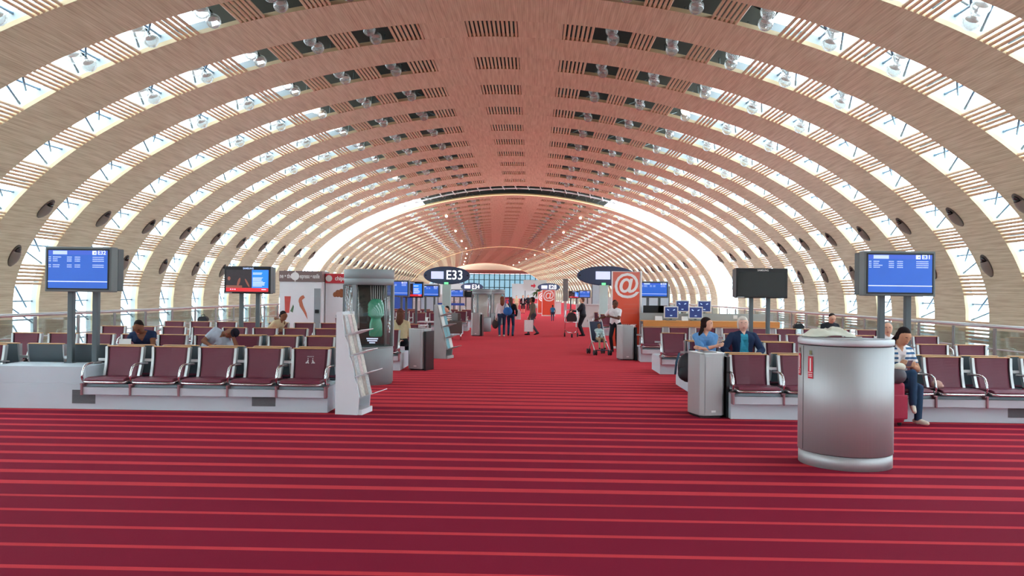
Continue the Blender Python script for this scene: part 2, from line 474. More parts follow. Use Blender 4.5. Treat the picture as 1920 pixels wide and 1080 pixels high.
# glazed ring with white lattice between the first two segments
g, g2 = Geo(), Geo()
n = 60
for y in (59.6, 61.6):
    g.tube([(lambda p: (p[0] + AX0, y, p[1]))(cs(-SMAX + 2 * SMAX * i / n, 0.3)) for i in range(n + 1)], 0.06, 6)
zz = []
for i in range(-22, 23):
    s = i * 0.95
    if abs(s) > SMAX - 0.5: continue
    a, b, c = cs(s, 0.2), cs(s + 0.47, 0.95 if abs(s) < 7 else 0.42), cs(s + 0.95 if s + 0.95 < SMAX else SMAX, 0.2)
    zz.append(((a[0] + AX0, 59.6, a[1]), (b[0] + AX0, 60.7, b[1]), (c[0] + AX0, 61.6, c[1])))
    g.tube(zz[-1][:2], 0.035, 5); g.tube(zz[-1][1:], 0.035, 5)
struct(g.build('roof_truss', STEELW))
for sd in (-1, 1):
    for k in range(2):
        win_n += 1; o = proto['glass%d' % sd].copy(); COL.objects.link(o); o.name = 'window_%d' % win_n
        o.matrix_world = Matrix.Translation((AX0, 59.2 + k * 3.0, 0)); struct(o)

# cream edge strip, emissive by its material, on the first rib of each further vault
EDGE_EMIT = mat('emissive cream edge', (255, 226, 176), 0.5, var=0.0, emit=0.75)
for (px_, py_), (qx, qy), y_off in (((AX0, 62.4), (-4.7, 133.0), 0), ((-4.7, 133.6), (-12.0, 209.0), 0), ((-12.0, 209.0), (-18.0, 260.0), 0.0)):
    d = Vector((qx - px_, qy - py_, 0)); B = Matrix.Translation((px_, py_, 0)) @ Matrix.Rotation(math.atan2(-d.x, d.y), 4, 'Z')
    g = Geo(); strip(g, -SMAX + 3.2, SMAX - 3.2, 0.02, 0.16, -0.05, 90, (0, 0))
    o = g.build('trim_edge', EDGE_EMIT); o.matrix_world = B @ Matrix.Translation((0, (1.9 + P * 0.46 - P + HALF - 0.1) if y_off == 0 and px_ != -12.0 else -0.1, 0)); struct(o)

# ------------------------------------------------------------------ floor, lower level and apron
CARPET = carpet_mat()
GREYF = mat('grey screed', (205, 205, 200), 0.5, var=0.1, scale=0.6)
APRON = mat('apron concrete', (226, 226, 220), 0.9, var=0.1, scale=0.05)
XL, XR = -10.15, 9.2
g = Geo()
ys = [(-42, XL, XR), (62, XL, XR), (133, XL - 3.4, XR - 3.4), (209, XL - 10.7, XR - 10.7), (216, -60, 40), (330, -70, 50)]
for i, (y, a, b) in enumerate(ys):
    g.v += [(a, y, 0), (b, y, 0), (a, y, -0.35), (b, y, -0.35)]
    if i:
        A, B_ = 4 * i - 4, 4 * i
        for f in ((A, A + 1, B_ + 1, B_), (A + 2, B_ + 2, B_ + 3, A + 3), (A, B_, B_ + 2, A + 2), (A + 1, A + 3, B_ + 3, B_ + 1)):
            g.f.append(f); g.mi.append(0); g.sm.append(False)
struct(g.build('floor', CARPET))
struct(Geo().box(-70, 50, -42, 330, -4.3, -4.2).build('floor', GREYF))
struct(Geo().box(-500, 500, -300, 700, -4.9, -4.7).build('ground', APRON))

# far concourse: glazed wall on slim teal mullions, flat roof
TEAL = mat('teal mullion', (70, 104, 106), 0.5)
TINT = glass('sky dimming glazing', (0.2, 0.245, 0.26), 0.1)  # dark tint put in to hold back the overbright sky behind the panes
g = Geo(); y = 250
for i in range(46): g.box(-52 + i * 1.6, -51.72 + i * 1.6, y, y + 0.4, 0, 7.6)
for z in (3.2, 5.6, 7.3): g.box(-52, 21, y - 0.05, y + 0.4, z, z + 0.22)
struct(g.build('wall_far', TEAL))
win_n += 1; struct(Geo().box(-52, 21, y + 0.1, y + 0.12, 0, 7.5).build('window_%d' % win_n, TINT))
struct(Geo().box(-60, 40, 212.5, 256, 7.7, 8.0).box(-60, 40, 212.5, 213, 8.0, 15).build('ceiling', PALEW := mat('pale timber soffit', (184, 152, 124), 0.6, var=0.1)))
g = Geo()  # added end wall, unseen behind the camera, dims the steel cabinet's reflection
for i in range(24): g.box(AX0 - 16 + i * 1.4, AX0 - 15.85 + i * 1.4, -41.6, -41.4, -4.2, 9.3)
struct(g.build('wall_near_added', TEAL))
win_n += 1; struct(Geo().box(AX0 - 16.3, AX0 + 16.3, -41.52, -41.5, -4.2, 9.6).build('window_%d' % win_n, TINT))  # tinted pane of the added end wall
PALE = mat('pale partition', (196, 206, 202), 0.6)
struct(Geo().box(-9.9, -3.3, 57, 57.15, 0, 1.45).build('partition', PALE)); struct(Geo().box(3.4, 8.9, 57, 57.15, 0, 1.4).build('partition', PALE))
struct(Geo().box(-40, -16, 236, 236.4, 0, 4.2).box(-6, 18, 236, 236.4, 0, 4.4).build('partition', PALE))

# ------------------------------------------------------------------ balustrades
RAILM = mat('brushed rail', (196, 198, 196), 0.3, metal=0.6)
POSTM = mat('grey post', (150, 152, 150), 0.45, metal=0.4)
for sd, x in ((-1, XL + 0.2), (1, XR - 0.2)):
    t = empty('balustrade', (x, 8, 0), 0, 'long glass balustrade with a steel handrail along the %s' % SIDE[sd], 'balustrade', None)
    Geo().tube([(0, -3, 1.06), (0, 51, 1.06)], 0.035, 10).build('handrail', RAILM, t)
    Geo().tube([(0, -3, 0.62), (0, 51, 0.62)], 0.014, 6).build('lower_rail', RAILM, t)
    Geo().box(-0.008, 0.008, -3, 51, 0.08, 0.98).build('glass_panel', GLASSR, t)
    pb = None
    for k in range(36):
        if pb is None:
            pb = o = Geo().box(-0.012, 0.012, -0.045, 0.045, 0, 1.02).box(-0.05, 0.05, -0.07, 0.07, 0, 0.03).build('post', POSTM, t)
        else:
            o = pb.copy(); COL.objects.link(o)
        o.location = (0.03 * -sd, -2.9 + k * 1.52, 0)

# ------------------------------------------------------------------ materials of the furniture
MAROON = mat('maroon leather', (112, 44, 62), 0.4, var=0.08, scale=14)
SHELL = mat('dark grey seat shell', (84, 94, 98), 0.5)
TANW = mat('tan beech edge', (222, 168, 106), 0.45, var=0.1, scale=12)
ALU = mat('light aluminium', (206, 210, 208), 0.32, metal=0.7, var=0.03)
CHROME = mat('chrome', (222, 224, 224), 0.12, metal=1.0, var=0.02)
PINKB = mat('reddish bracket', (168, 122, 128), 0.4, metal=0.3)
PLINTH = mat('pale grey plinth', (204, 218, 224), 0.5, var=0.05, scale=2)
PLINTH2 = mat('beam grey', (212, 220, 226), 0.45, var=0.04)
VENTG = mat('dark vent grille', (104, 108, 110), 0.6, var=0.15, scale=60)
WHITE = mat('white paint', (236, 236, 232), 0.5, var=0.03)
STAIN = mat('brushed stainless steel', (178, 180, 178), 0.42, metal=0.55, var=0.07, scale=5, stretch=(40, 40, 0.6))
GREYD = mat('dark grey housing', (78, 88, 88), 0.45, var=0.05)
GREYM = mat('mid grey housing', (112, 122, 120), 0.45, var=0.05)
BLACK = mat('black plastic', (22, 22, 24), 0.35, var=0.1)
POLE = mat('grey steel post', (96, 106, 108), 0.45, metal=0.3)

# ------------------------------------------------------------------ airport seats on plinths
PITCHX, ROWY = 0.642, 10.45
ROWS_Y = [10.45, 13.32, 16.2, 19.08]
BKA = math.radians(13)
def back_pt(t, off=0.0):
    """side view (y, z) of the backrest: t from 0 at the seat to 1 at the top; off: towards the sitter"""
    return (0.33 + 0.40 * t * math.sin(BKA) + 0.02 * math.sin(PI * t) - off, 0.405 + 0.40 * t)
def make_seat():
    t = empty('airport_seat', (0, 0, 0))
    # cushion with a rolled front edge
    prof = [(-0.13, 0.375), (-0.155, 0.385), (-0.16, 0.405), (-0.14, 0.425), (-0.06, 0.435), (0.1, 0.428), (0.28, 0.418), (0.355, 0.43), (0.35, 0.385), (0.1, 0.375)]
    Geo().prism(prof, 'x', -0.262, 0.262).build('seat', MAROON, t, 0.012)
    # padded back, slightly narrower at the foot
    g = Geo(); n = 10
    for i in range(n + 1):
        k = i / n; w = 0.212 + 0.016 * k
        (ya, za), (yb, zb) = back_pt(k, 0.045), back_pt(k, 0.0)
        bow = 0.012 * math.sin(PI * k)
        ring = [(-w, yb, zb), (-w, ya + 0.02, za), (-w + 0.03, ya, za), (0, ya - bow + 0.012, za), (w - 0.03, ya, za), (w, ya + 0.02, za), (w, yb, zb)]
        g.v += ring
        if i:
            A, B_ = 7 * i - 7, 7 * i
            for j in range(7): g.f.append((A + j, A + (j + 1) % 7, B_ + (j + 1) % 7, B_ + j)); g.mi.append(0); g.sm.append(False)
    for q in (tuple(range(7))[::-1], tuple(range(7 * n, 7 * n + 7))): g.f.append(q); g.mi.append(0); g.sm.append(False)
    g.build('backrest', MAROON, t, 0.006)
    g = Geo()
    lo = [back_pt(k / 8 * 1.0, -0.004) for k in range(9)]
    poly = lo + [(y + 0.016, z) for y, z in lo[::-1]]
    g.prism(poly, 'x', -0.238, 0.238).build('back_shell', SHELL, t)
    (y1, z1) = back_pt(1.0)
    Geo().box(-0.25, 0.25, y1 - 0.042, y1 + 0.02, z1 + 0.001, z1 + 0.013).build('top_edge', TANW, t, 0.004)
    for sx in (-1, 1):
        g = Geo()
        for i in range(9):
            k = i / 8; (ya, za), (yb, zb) = back_pt(k, 0.052), back_pt(k, -0.014); w = 0.217 + 0.016 * k
            a, b = sx * w, sx * (w + 0.034)
            g.v += [(a, ya, za), (b, ya, za), (b, yb, zb), (a, yb, zb)]
            if i:
                A, B_ = 4 * i - 4, 4 * i
                for j in range(4): g.f.append((A + j, A + (j + 1) % 4, B_ + (j + 1) % 4, B_ + j)); g.mi.append(0); g.sm.append(False)
        g.f += [(0, 1, 2, 3), (35, 34, 33, 32)]; g.mi += [0, 0]; g.sm += [False, False]
        g.build('side_stile', ALU, t)
    Geo().tube([(-0.275, 0.3, 0.392), (-0.275, -0.1, 0.385), (-0.262, -0.15, 0.378), (-0.2, -0.165, 0.375), (0.2, -0.165, 0.375), (0.262, -0.15, 0.378), (0.275, -0.1, 0.385), (0.275, 0.3, 0.392)], 0.014, 8).build('seat_rim', CHROME, t)
    a = Geo().tube([(0, 0.36, 0.585), (0, 0.12, 0.6), (0, 0.02, 0.595), (0, -0.05, 0.565), (0, -0.085, 0.5), (0, -0.1, 0.43), (0, -0.075, 0.385), (0, 0.0, 0.37), (0, 0.1, 0.362)], 0.016, 10).build('armrest', CHROME, t)
    a.location = (-PITCHX / 2, 0, 0)
    g = Geo().box(-0.24, 0.24, -0.06, 0.3, 0.352, 0.374)
    g.build('seat_pan', SHELL, t)
    g = Geo()       # tie bars to the next seat, seen in the gap
    (ya, za), (yb, zb) = back_pt(0.55, 0.0), back_pt(0.98, 0.0)
    g.box(-PITCHX + 0.262, -0.262, ya, ya + 0.02, za - 0.018, za + 0.018)
    g.build('tie_bar', ALU, t)
    return t
SEAT = make_seat(); KIDS[SEAT.name] = list(SEAT.children)
ARM = [c for c in SEAT.children if c.name.startswith('armrest')][0]
BRK_ME = []
seat_used = []
def place_seat(x, y, away, label, group, end=False):
    o = SEAT if not seat_used else copy_tree(SEAT)
    seat_used.append(o)
    o.location = (x, y, 0); o.rotation_euler = (0, 0, PI if away else 0)
    tag(o, label, 'seat', group)
    if end:
        for s in (ARM,):
            c = s.copy(); COL.objects.link(c); c.parent = o; c.location = (PITCHX / 2, 0, 0)
    return o
BLOCK_D = 1.1                 # depth of a back-to-back block
def x_seat(sd, k): return sd * 2.92 + sd * PITCHX * k if sd > 0 else -3.0 - PITCHX * k
ROWN = ['nearest', 'second', 'third', 'fourth', 'fifth', 'sixth', 'seventh', 'eighth', 'ninth']
def block(sd, row, y0, nf, skip_front=(), away=(), vents=(), word=None, k0=0):
    inner = x_seat(sd, k0) - sd * 0.33; outer = x_seat(sd, nf - 1) + sd * 0.36
    x0, x1 = min(inner, outer), max(inner, outer)
    word = word or ROWN[row]
    t = empty('seat_plinth', ((x0 + x1) / 2, y0, 0), 0, 'long pale grey plinth under the %s row of seats on the %s' % (word, SIDE[sd]), 'plinth', 'plinths under the seat rows')
    cx = (x0 + x1) / 2
    Geo().box(x0 - cx, x1 - cx, 0, BLOCK_D, 0, 0.335).build('base', PLINTH, t, 0.004)
    runs, cur = [], None
    for k in range(k0, nf):
        if k in skip_front: cur = None; continue
        if cur is None: cur = [k, k]; runs.append(cur)
        cur[1] = k
    for a, b in runs:
        xa, xb = sorted((x_seat(sd, a) - sd * PITCHX / 2, x_seat(sd, b) + sd * PITCHX / 2))
        Geo().box(xa - cx, xb - cx, -0.09, -0.002, 0.205, 0.305).build('seat_beam', PLINTH2, t, 0.004)
        for k in range(b - a + 2):
            xb_ = xa - cx + k * PITCHX
            if not BRK_ME:
                o = Geo().box(-0.012, 0.012, -0.118, -0.001, 0.2, 0.345).box(-0.03, 0.03, -0.1, 0.0, 0.335, 0.352).build('bracket', PINKB, t, 0.006); BRK_ME.append(o)
            else:
                o = BRK_ME[0].copy(); COL.objects.link(o); o.parent = t
            o.location = (xb_, 0, 0)
    if skip_front:
        ks = sorted(skip_front); xa, xb = sorted((x_seat(sd, ks[0]) - sd * PITCHX / 2, x_seat(sd, ks[-1]) + sd * PITCHX / 2))
        tag(Geo().box(xa + 0.01, xb - 0.01, y0 + 0.004, y0 + 0.62, 0.336, 0.56).build('plinth_riser', PLINTH, None, 0.004), 'pale grey box on the seat plinth carrying the posts of the E32 screen', 'riser')
    for xv in vents:
        g = Geo().box(xv - cx - 0.155, xv - cx + 0.155, -0.006, 0.01, 0.075, 0.255)
        for k in range(9): g.box(xv - cx - 0.15, xv - cx + 0.15, -0.009, -0.004, 0.085 + k * 0.019, 0.093 + k * 0.019)
        g.build('vent_grille', VENTG, t)
    for k in range(k0, nf):
        pos = ORD[k - k0] + ' from aisle'
        if k not in skip_front:
            endp = (k == k0 or (k - 1) in skip_front) if sd < 0 else (k == nf - 1 or (k + 1) in skip_front)
            place_seat(x_seat(sd, k), y0, False, 'maroon seat %s, front of %s row, %s' % (pos, word, SIDE[sd]), 'maroon seats on the %s' % SIDE[sd], endp)
        if k in away:
            place_seat(x_seat(sd, k), y0 + BLOCK_D, True, 'maroon seat facing away, %s, back of %s row, %s' % (pos, word, SIDE[sd]), 'maroon seats on the %s' % SIDE[sd])
    return t
for r, y0 in enumerate(ROWS_Y):
    nl = (9, 10, 10, 10)[r]; nr = (7, 8, 9, 9)[r]
    block(-1, r, y0, nl, (5, 6) if r == 0 else (), range(9) if r == 0 else range(1, 4) if r == 1 else (), (gx(158, y0, 748), gx(495, y0, 755)) if r == 0 else (), None, 1 if r == 1 else 0)
    block(1, r, y0, nr, (), (0, 1, 2, 4, 5, 6) if r == 0 else range(3) if r == 1 else (), (gx(1912, y0, 770),) if r == 0 else ())
# rows further down the hall, beyond the lounge tables and the desk
for r, y0 in enumerate((30.0, 33.2, 36.4)):
    block(-1, 4 + r, y0, 4 + 2 * r, word=('fifth', 'sixth', 'seventh')[r])
for r, y0 in enumerate((31.0, 34.2)):
    block(1, 4 + r, y0, 3 + 3 * r, word=('fifth', 'sixth')[r])

# two white figures and a line of lettering on the back of the seat next to the magazine rack
ps = [o for o in seat_used if o['label'].startswith('maroon seat first') and 'front of nearest row, coffee' in o['label']][0]
ps['label'] = 'maroon priority seat with small white emblem on its back, beside white magazine rack'
WPRINT = mat('white print', (226, 218, 216), 0.6, var=0.0)
bk = [c for c in ps.children if c.name.startswith('backrest')][0]
g = Geo()
yb, zb = back_pt(0.62, 0.062)
def em(x, z): return (x, back_pt((z - 0.405) / 0.40, 0.0605)[0] - 0.0, z)
for sx in (-1, 1):
    fig = [(0.012, 0.615), (0.022, 0.64), (0.018, 0.658), (0.03, 0.668), (0.036, 0.655), (0.042, 0.64), (0.058, 0.63), (0.062, 0.612), (0.05, 0.618), (0.044, 0.61), (0.03, 0.625), (0.022, 0.61)]
    pts = [em(sx * (p[0] + 0.004), p[1]) for p in fig]
    o = len(g.v); g.v += pts; g.f.append(tuple(range(o, o + len(pts)))); g.mi.append(0); g.sm.append(False)
    g.ell(em(sx * 0.032, 0.68), (0.008, 0.003, 0.008), n=8, k=5)
em_o = g.build('emblem', WPRINT, ps)
text('PRIORITE', 'lettering', 0.022, WPRINT, ps, em(0, 0.705), (PI / 2 - BKA, 0, 0), depth=0.001)

# ------------------------------------------------------------------ twin globe lamps in the openings of the vault
LAMPB = mat('lamp bracket', (66, 70, 70), 0.5, metal=0.4)
LAMPI = mat('lamp reflector', (214, 212, 204), 0.35, metal=0.6)
BULB = mat('lit bulb', (255, 244, 222), 0.5, var=0, emit=9.0)
def make_lamp():
    t = empty('twin_globe_lamp')
    for u, v, z in ((-0.05, -0.22, 0.03), (0.05, 0.2, -0.1)):
        gl = Geo().ell((u, v, z), 0.19, n=18, k=12).build('globe', GLOBE, t)
        Geo().lathe([(0.03, z + 0.14), (0.1, z + 0.11), (0.14, z + 0.05), (0.125, z + 0.05), (0.085, z + 0.095), (0.02, z + 0.12)], (u, v), 16).build('reflector', LAMPI, gl)
        Geo().lathe([(0.035, z + 0.25), (0.035, z + 0.16), (0.05, z + 0.14)], (u, v), 10).build('socket', LAMPB, gl)
    Geo().tube([(-0.35, 0.55, 0.42), (0.05, 0.2, 0.16), (-0.05, -0.22, 0.29), (0.35, -0.6, 0.42)], 0.028, 6).build('bracket', LAMPB, t)
    return t
LAMP = make_lamp(); KIDS[LAMP.name] = list(LAMP.children)
for gl in LAMP.children: KIDS[gl.name] = list(gl.children)
lamp_n = 0
def lamp_M(M, sd, k):
    c = sum(OPEN[k]) / 2; p = cs(sd * c, 0.12)
    a, b = cs(sd * (c - 0.05)), cs(sd * (c + 0.05)); ang = math.atan2(b[1] - a[1], b[0] - a[0])
    if sd < 0: ang = math.atan2(a[1] - b[1], a[0] - b[0])
    return M @ Matrix.Translation((p[0], 0, p[1])) @ Matrix.Rotation(-ang, 4, 'Y')
seg0 = [M for M, s in SLOTS if s == 0][12:]
LIT = {(7, -1, 2), (7, 1, 2), (12, -1, 2), (12, 1, 2)}
SLOTN = ORD
for i, M in enumerate(seg0):
    for sd in (-1, 1):
        for k in range(5):
            if i < 4 and k < 5:
                pc = cs(sd * sum(OPEN[k]) / 2); yy = (M.translation.y)
                # only lamps that can come into view
                if abs(pc[0]) > 0.75 * yy + 3 or (pc[1] - EYE) > 0.45 * yy + 1: continue
            o = LAMP if lamp_n == 0 else copy_tree(LAMP); lamp_n += 1
            o.matrix_world = lamp_M(M, sd, k)
            lit = (i, sd, k) in LIT
            tag(o, ('lit' if lit else 'clear') + ' twin globe ceiling lamp, %s from the crown, %s slot, %s' % (ORD[k], SLOTN[max(0, i - 2)], SIDE[sd]), 'ceiling lamp', 'twin globe lamps in the vault')
            if lit:
                gl = [c for c in o.children if c.name.startswith('globe')][0]
                Geo().ell((-0.05, -0.22, 0.0), 0.14, n=12, k=8).build('bulb', BULB, gl)['label'] = 'glowing warm white bulb'
# lamps of the two further vaults: a few pixels each
far = []
for M, s in SLOTS:
    if s == 0: continue
    for sd in (-1, 1):
        for k in range(4): far.append((M, sd, k, s))
g = Geo(); nf_ = 0
SMALL = None
for M, sd, k, s in far:
    if s == 1 and nf_ < 130:
        c = lamp_M(M, sd, k)
        if SMALL is None:
            SMALL = o = Geo().ell((-0.05, -0.22, 0.03), 0.19, n=10, k=7).ell((0.05, 0.2, -0.1), 0.19, n=10, k=7).build('twin_globe_lamp', GLOBE)
        else:
            o = SMALL.copy(); COL.objects.link(o)
        o.matrix_world = c; nf_ += 1
        tag(o, 'small clear lamp, %s from crown, %s slot beyond glazed ring, %s' % (ORD[k], ORD[[q for q, (m, z) in enumerate([t for t in SLOTS if t[1] == 1]) if m == M][0]], SIDE[sd]), 'ceiling lamp', 'twin globe lamps in the vault')
    elif k < 3:
        q = lamp_M(M, sd, k).translation; g.ell(q, 0.2, n=6, k=4)
st = g.build('far_globe_lamps', GLOBE); tag(st, 'tiny clear globe lamps in the farthest vault openings', 'ceiling lamps', None, 'stuff')
# lit downlights in the far vaults
DN = None; q = 0
for M, s in SLOTS:
    if s == 0: continue
    idx = [m for m, z in SLOTS if z == s].index(M)
    if idx % 5 != 2: continue
    for sd in (-1, 1):
        p = cs(sd * 6.2, -0.12)
        if DN is None:
            DN = o = Geo().ell((0, 0, 0), (0.12, 0.12, 0.1), n=12, k=8).build('downlight', BULB)
        else: o = DN.copy(); COL.objects.link(o)
        o.matrix_world = M @ Matrix.Translation((p[0], 0.0, p[1]))
        tag(o, 'glowing round downlight, %s along the %s vault, %s' % (ORD[idx // 5], ('', 'second', 'third')[s], SIDE[sd]), 'downlight', 'lit downlights down the hall')

# ------------------------------------------------------------------ black wall spotlights recessed in the ribs
SPOTH = mat('spot hood grey', (124, 112, 104), 0.5); SPOTM = mat('dark spot housing', (88, 78, 72), 0.5); SPOTI = mat('spot lens', (30, 28, 28), 0.15)
def make_spot():
    """leaning half-cone hood over a round lens; local z up the wall, -y into the hall"""
    t = empty('wall_spotlight')
    g = Geo(); n = 16; lv = 7
    for i in range(lv + 1):
        k = i / lv; z = -0.34 + 0.5 * k; w = 0.225 * math.sqrt(max(0.0, 1 - (z / 0.38) ** 2)) * 0.96 + 0.004; d = 0.15 * math.sin(PI * (0.12 + 0.62 * k)) + 0.02
        for j in range(n + 1):
            a = PI * j / n; g.v.append((-w * math.cos(a), -d * math.sin(a), z))
        if i:
            A, B_ = (i - 1) * (n + 1), i * (n + 1)
            for j in range(n): g.f.append((A + j, A + j + 1, B_ + j + 1, B_ + j)); g.mi.append(0); g.sm.append(True)
    g.build('hood', SPOTH, t)
    pl = [(0.23 * math.cos(2 * PI * j / 28), 0.39 * math.sin(2 * PI * j / 28)) for j in range(28)]
    Geo().prism(pl, 'y', -0.035, 0.03).build('back_plate', SPOTM, t)
    Geo().ell((0, -0.06, 0.2), (0.12, 0.05, 0.12), n=16, k=8).build('lens', SPOTI, t)
    return t
SPOT = make_spot(); KIDS[SPOT.name] = list(SPOT.children); first = True
for i, (M, s) in enumerate(SLOTS):
    if s == 2 or (s == 0 and i < 16): continue
    for sd in (-1, 1):
        for lvl, z in (('upper', 4.2), ('lower', 2.65)):
            if s == 1 and lvl == 'lower': continue
            sv = s_of_z(z); p = cs(sd * sv); a, b = cs(sd * (sv - 0.1)), cs(sd * (sv + 0.1))
            tilt = math.atan2(abs(b[0]) - abs(a[0]), a[1] - b[1])
            o = SPOT if first else copy_tree(SPOT); first = False
            o.matrix_world = M @ Matrix.Translation((p[0], P / 2 + 0.5, p[1])) @ Matrix.Rotation(sd * -tilt, 4, 'Y') @ Matrix.Rotation(sd * -PI / 2, 4, 'Z')
            idx = i - 16 if s == 0 else i - 27
            tag(o, 'black wall spotlight, %s tier, %s rib %s, %s' % (lvl, ORD[idx], 'of the near vault' if s == 0 else 'past the glazed ring', SIDE[sd]), 'spotlight', 'black wall spotlights on the ribs')

# ------------------------------------------------------------------ half-round steel cabinet in the foreground
CABM = mat('satin cabinet steel', (184, 186, 185), 0.5, metal=0.45, var=0.05, scale=4, stretch=(30, 30, 0.5))
t = empty('steel_cabinet', (gx(1592, 7.75, 800), 7.85, 0), 0, 'large half round brushed steel cabinet standing on the open red carpet', 'cabinet')
def half_round(w, d, n=36, p=1.0):
    """plan outline: a shallow bow in front (towards -y), two sharp corners, a flat back"""
    pts = []
    for i in range(n + 1):
        a = PI * i / n
        pts.append((-w * math.cos(a), -d * math.sin(a) ** 0.9))
    return pts
CAB = half_round(0.43, 0.46)
rotc = math.radians(-33)
def rp(pts, k=1.0): return [((x * math.cos(rotc) - y * math.sin(rotc)) * k, (x * math.sin(rotc) + y * math.cos(rotc)) * k) for x, y in pts]
def ring_prism(g, pts, z0, z1, m=0, smooth=True):
    n = len(pts); o = len(g.v)
    g.v += [(x, y, z0) for x, y in pts] + [(x, y, z1) for x, y in pts]
    for i in range(n):
        j = (i + 1) % n; g.f.append((o + i, o + j, o + n + j, o + n + i)); g.mi.append(m); g.sm.append(smooth and j != 0)
    g.f.append(tuple(range(o, o + n))[::-1]); g.f.append(tuple(range(o + n, o + 2 * n))); g.mi += [m, m]; g.sm += [False, False]
    return g
BODY = rp(CAB)
ring_prism(Geo(), rp(CAB, 0.985), 0.0, 0.125).build('plinth', CABM, t)
ring_prism(Geo(), rp(CAB, 0.96), 0.125, 0.132).build('shadow_gap', BLACK, t)
ring_prism(Geo(), BODY, 0.132, 1.135).build('body', CABM, t)
ring_prism(Geo(), rp(CAB, 0.97), 1.135, 1.143).build('shadow_gap', BLACK, t)
TOPM = mat('grey cabinet top', (158, 160, 160), 0.45, metal=0.3, var=0.05)
lid = ring_prism(Geo(), rp(CAB, 1.015), 1.143, 1.205).build('lid', mat('satin lid', (206, 210, 212), 0.45, metal=0.4, var=0.03), t, 0.012)
ring_prism(Geo(), rp(CAB, 0.93), 1.205, 1.210).build('lid_inset', TOPM, t)
def on_body(i, out=0.004):
    (x0, y0), (x1, y1) = BODY[i], BODY[i + 1]; nx, ny = (y1 - y0), -(x1 - x0); l = math.hypot(nx, ny)
    return Vector(((x0 + x1) / 2 + nx / l * out, (y0 + y1) / 2 + ny / l * out, 0)), math.atan2(y1 - y0, x1 - x0)
# which facets of the bow face the camera on its left end: place seam, key plates and notices there
RED = mat('red notice', (206, 40, 58), 0.5, var=0.03); WHN = mat('white notice', (240, 238, 232), 0.5, var=0.02); KEY = mat('brass lock', (120, 116, 84), 0.35, metal=0.7)
def sticker(i, z0, z1, w, m, nm, out=0.004, parent=None):
    c, a = on_body(i, out); M_ = Matrix.Translation(c) @ Matrix.Rotation(a, 4, 'Z')
    return Geo().box(-w / 2, w / 2, -0.001, 0.001, z0, z1, 0, M_).build(nm, m, parent or t)
_left = sorted(range(len(BODY) - 1), key=lambda i: (BODY[i][0] + BODY[i + 1][0]) / 2)
vis = [i for i in _left if on_body(i)[1] < 0.2][:20]
SEAM_I, ST1, ST2 = 8, 6, 11
sticker(SEAM_I, 0.14, 1.13, 0.006, BLACK, 'door_seam', 0.001)
for i, zz in ((ST1, 0.12), (ST2, 0.105)):
    nb_ = sticker(i, 0.72 + zz, 0.93 + zz, 0.062, RED, 'warning_notice')
    nb_['label'] = 'red and white notice on the cabinet door'
    sticker(i, 0.79 + zz, 0.912 + zz, 0.014, WHN, 'notice_print', 0.0065, nb_)
    sticker(i, 0.775 + zz, 0.78 + zz, 0.055, WHN, 'notice_print', 0.0065, nb_)
    for q in (0.755, 0.74): sticker(i, q + zz, q + 0.006 + zz, 0.045, WHN, 'notice_print', 0.0065, nb_)
    sticker(i, 0.945 + zz, 0.985 + zz, 0.03, KEY, 'lock_plate')
# crumpled pale sheet lying on the lid
g = Geo(); n, mrows = 26, 16; rnd = random.Random(3); nz = [[rnd.random() for _ in range(n + 1)] for _ in range(mrows + 1)]
for i in range(mrows + 1):
    for j in range(n + 1):
        u, v = j / n * 2 - 1, i / mrows * 2 - 1; e = max(0.0, 1 - (abs(u) ** 2.4 + abs(v) ** 2.2) * 0.92)
        h = 0.012 + e * (0.035 + 0.035 * math.sin(u * 3.1 + v * 2.3 + 0.6) ** 2 + 0.022 * nz[i][j])
        g.v.append((u * 0.25 + 0.02 * math.sin(v * 5), v * 0.14 + 0.015 * math.sin(u * 7), h if e > 0 else 0.004))
for i in range(mrows):
    for j in range(n):
        a = i * (n + 1) + j; g.f.append((a, a + 1, a + n + 2, a + n + 1)); g.mi.append(0); g.sm.append(True)
CREAMC = mat('cream crumpled sheet', (226, 226, 206), 0.6, var=0.06, scale=20)
o = g.build('crumpled_sheet', CREAMC); o.location = (t.location.x - 0.16, t.location.y + 0.02, 1.211)
so = o.modifiers.new('thick', 'SOLIDIFY'); so.thickness = 0.004; so.offset = 1
tag(o, 'cream crumpled plastic sheet lying on the steel cabinet top', 'sheet')

# ------------------------------------------------------------------ litter bins
def make_bin():
    t = empty('litter_bin')
    def pl(w, d, c): return [(-w + c, -d), (w - c, -d), (w, -d + c), (w, d), (-w, d), (-w, -d + c)]
    ring_prism(Geo(), pl(0.175, 0.2, 0.05), 0.03, 0.835, 0, False).build('body', STAIN, t, 0.006)
    ring_prism(Geo(), pl(0.16, 0.18, 0.05), 0.0, 0.03, 0, False).build('foot', BLACK, t)
    Geo().box(-0.118, 0.118, -0.206, -0.198, 0.07, 0.8).build('door', STAIN, t, 0.003)
    g = ring_prism(Geo(), pl(0.18, 0.205, 0.05), 0.835, 0.85, 0, False); g.build('lid', ALU, t, 0.004)
    Geo().box(-0.09, 0.09, -0.1, 0.1, 0.85, 0.856).build('slot', BLACK, t)
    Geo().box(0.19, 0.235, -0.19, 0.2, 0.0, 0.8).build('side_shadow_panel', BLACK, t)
    Geo().box(-0.03, 0.03, -0.2095, -0.206, 0.075, 0.1).build('sticker', WHITE, t)
    return t
BIN = make_bin(); KIDS[BIN.name] = list(BIN.children)
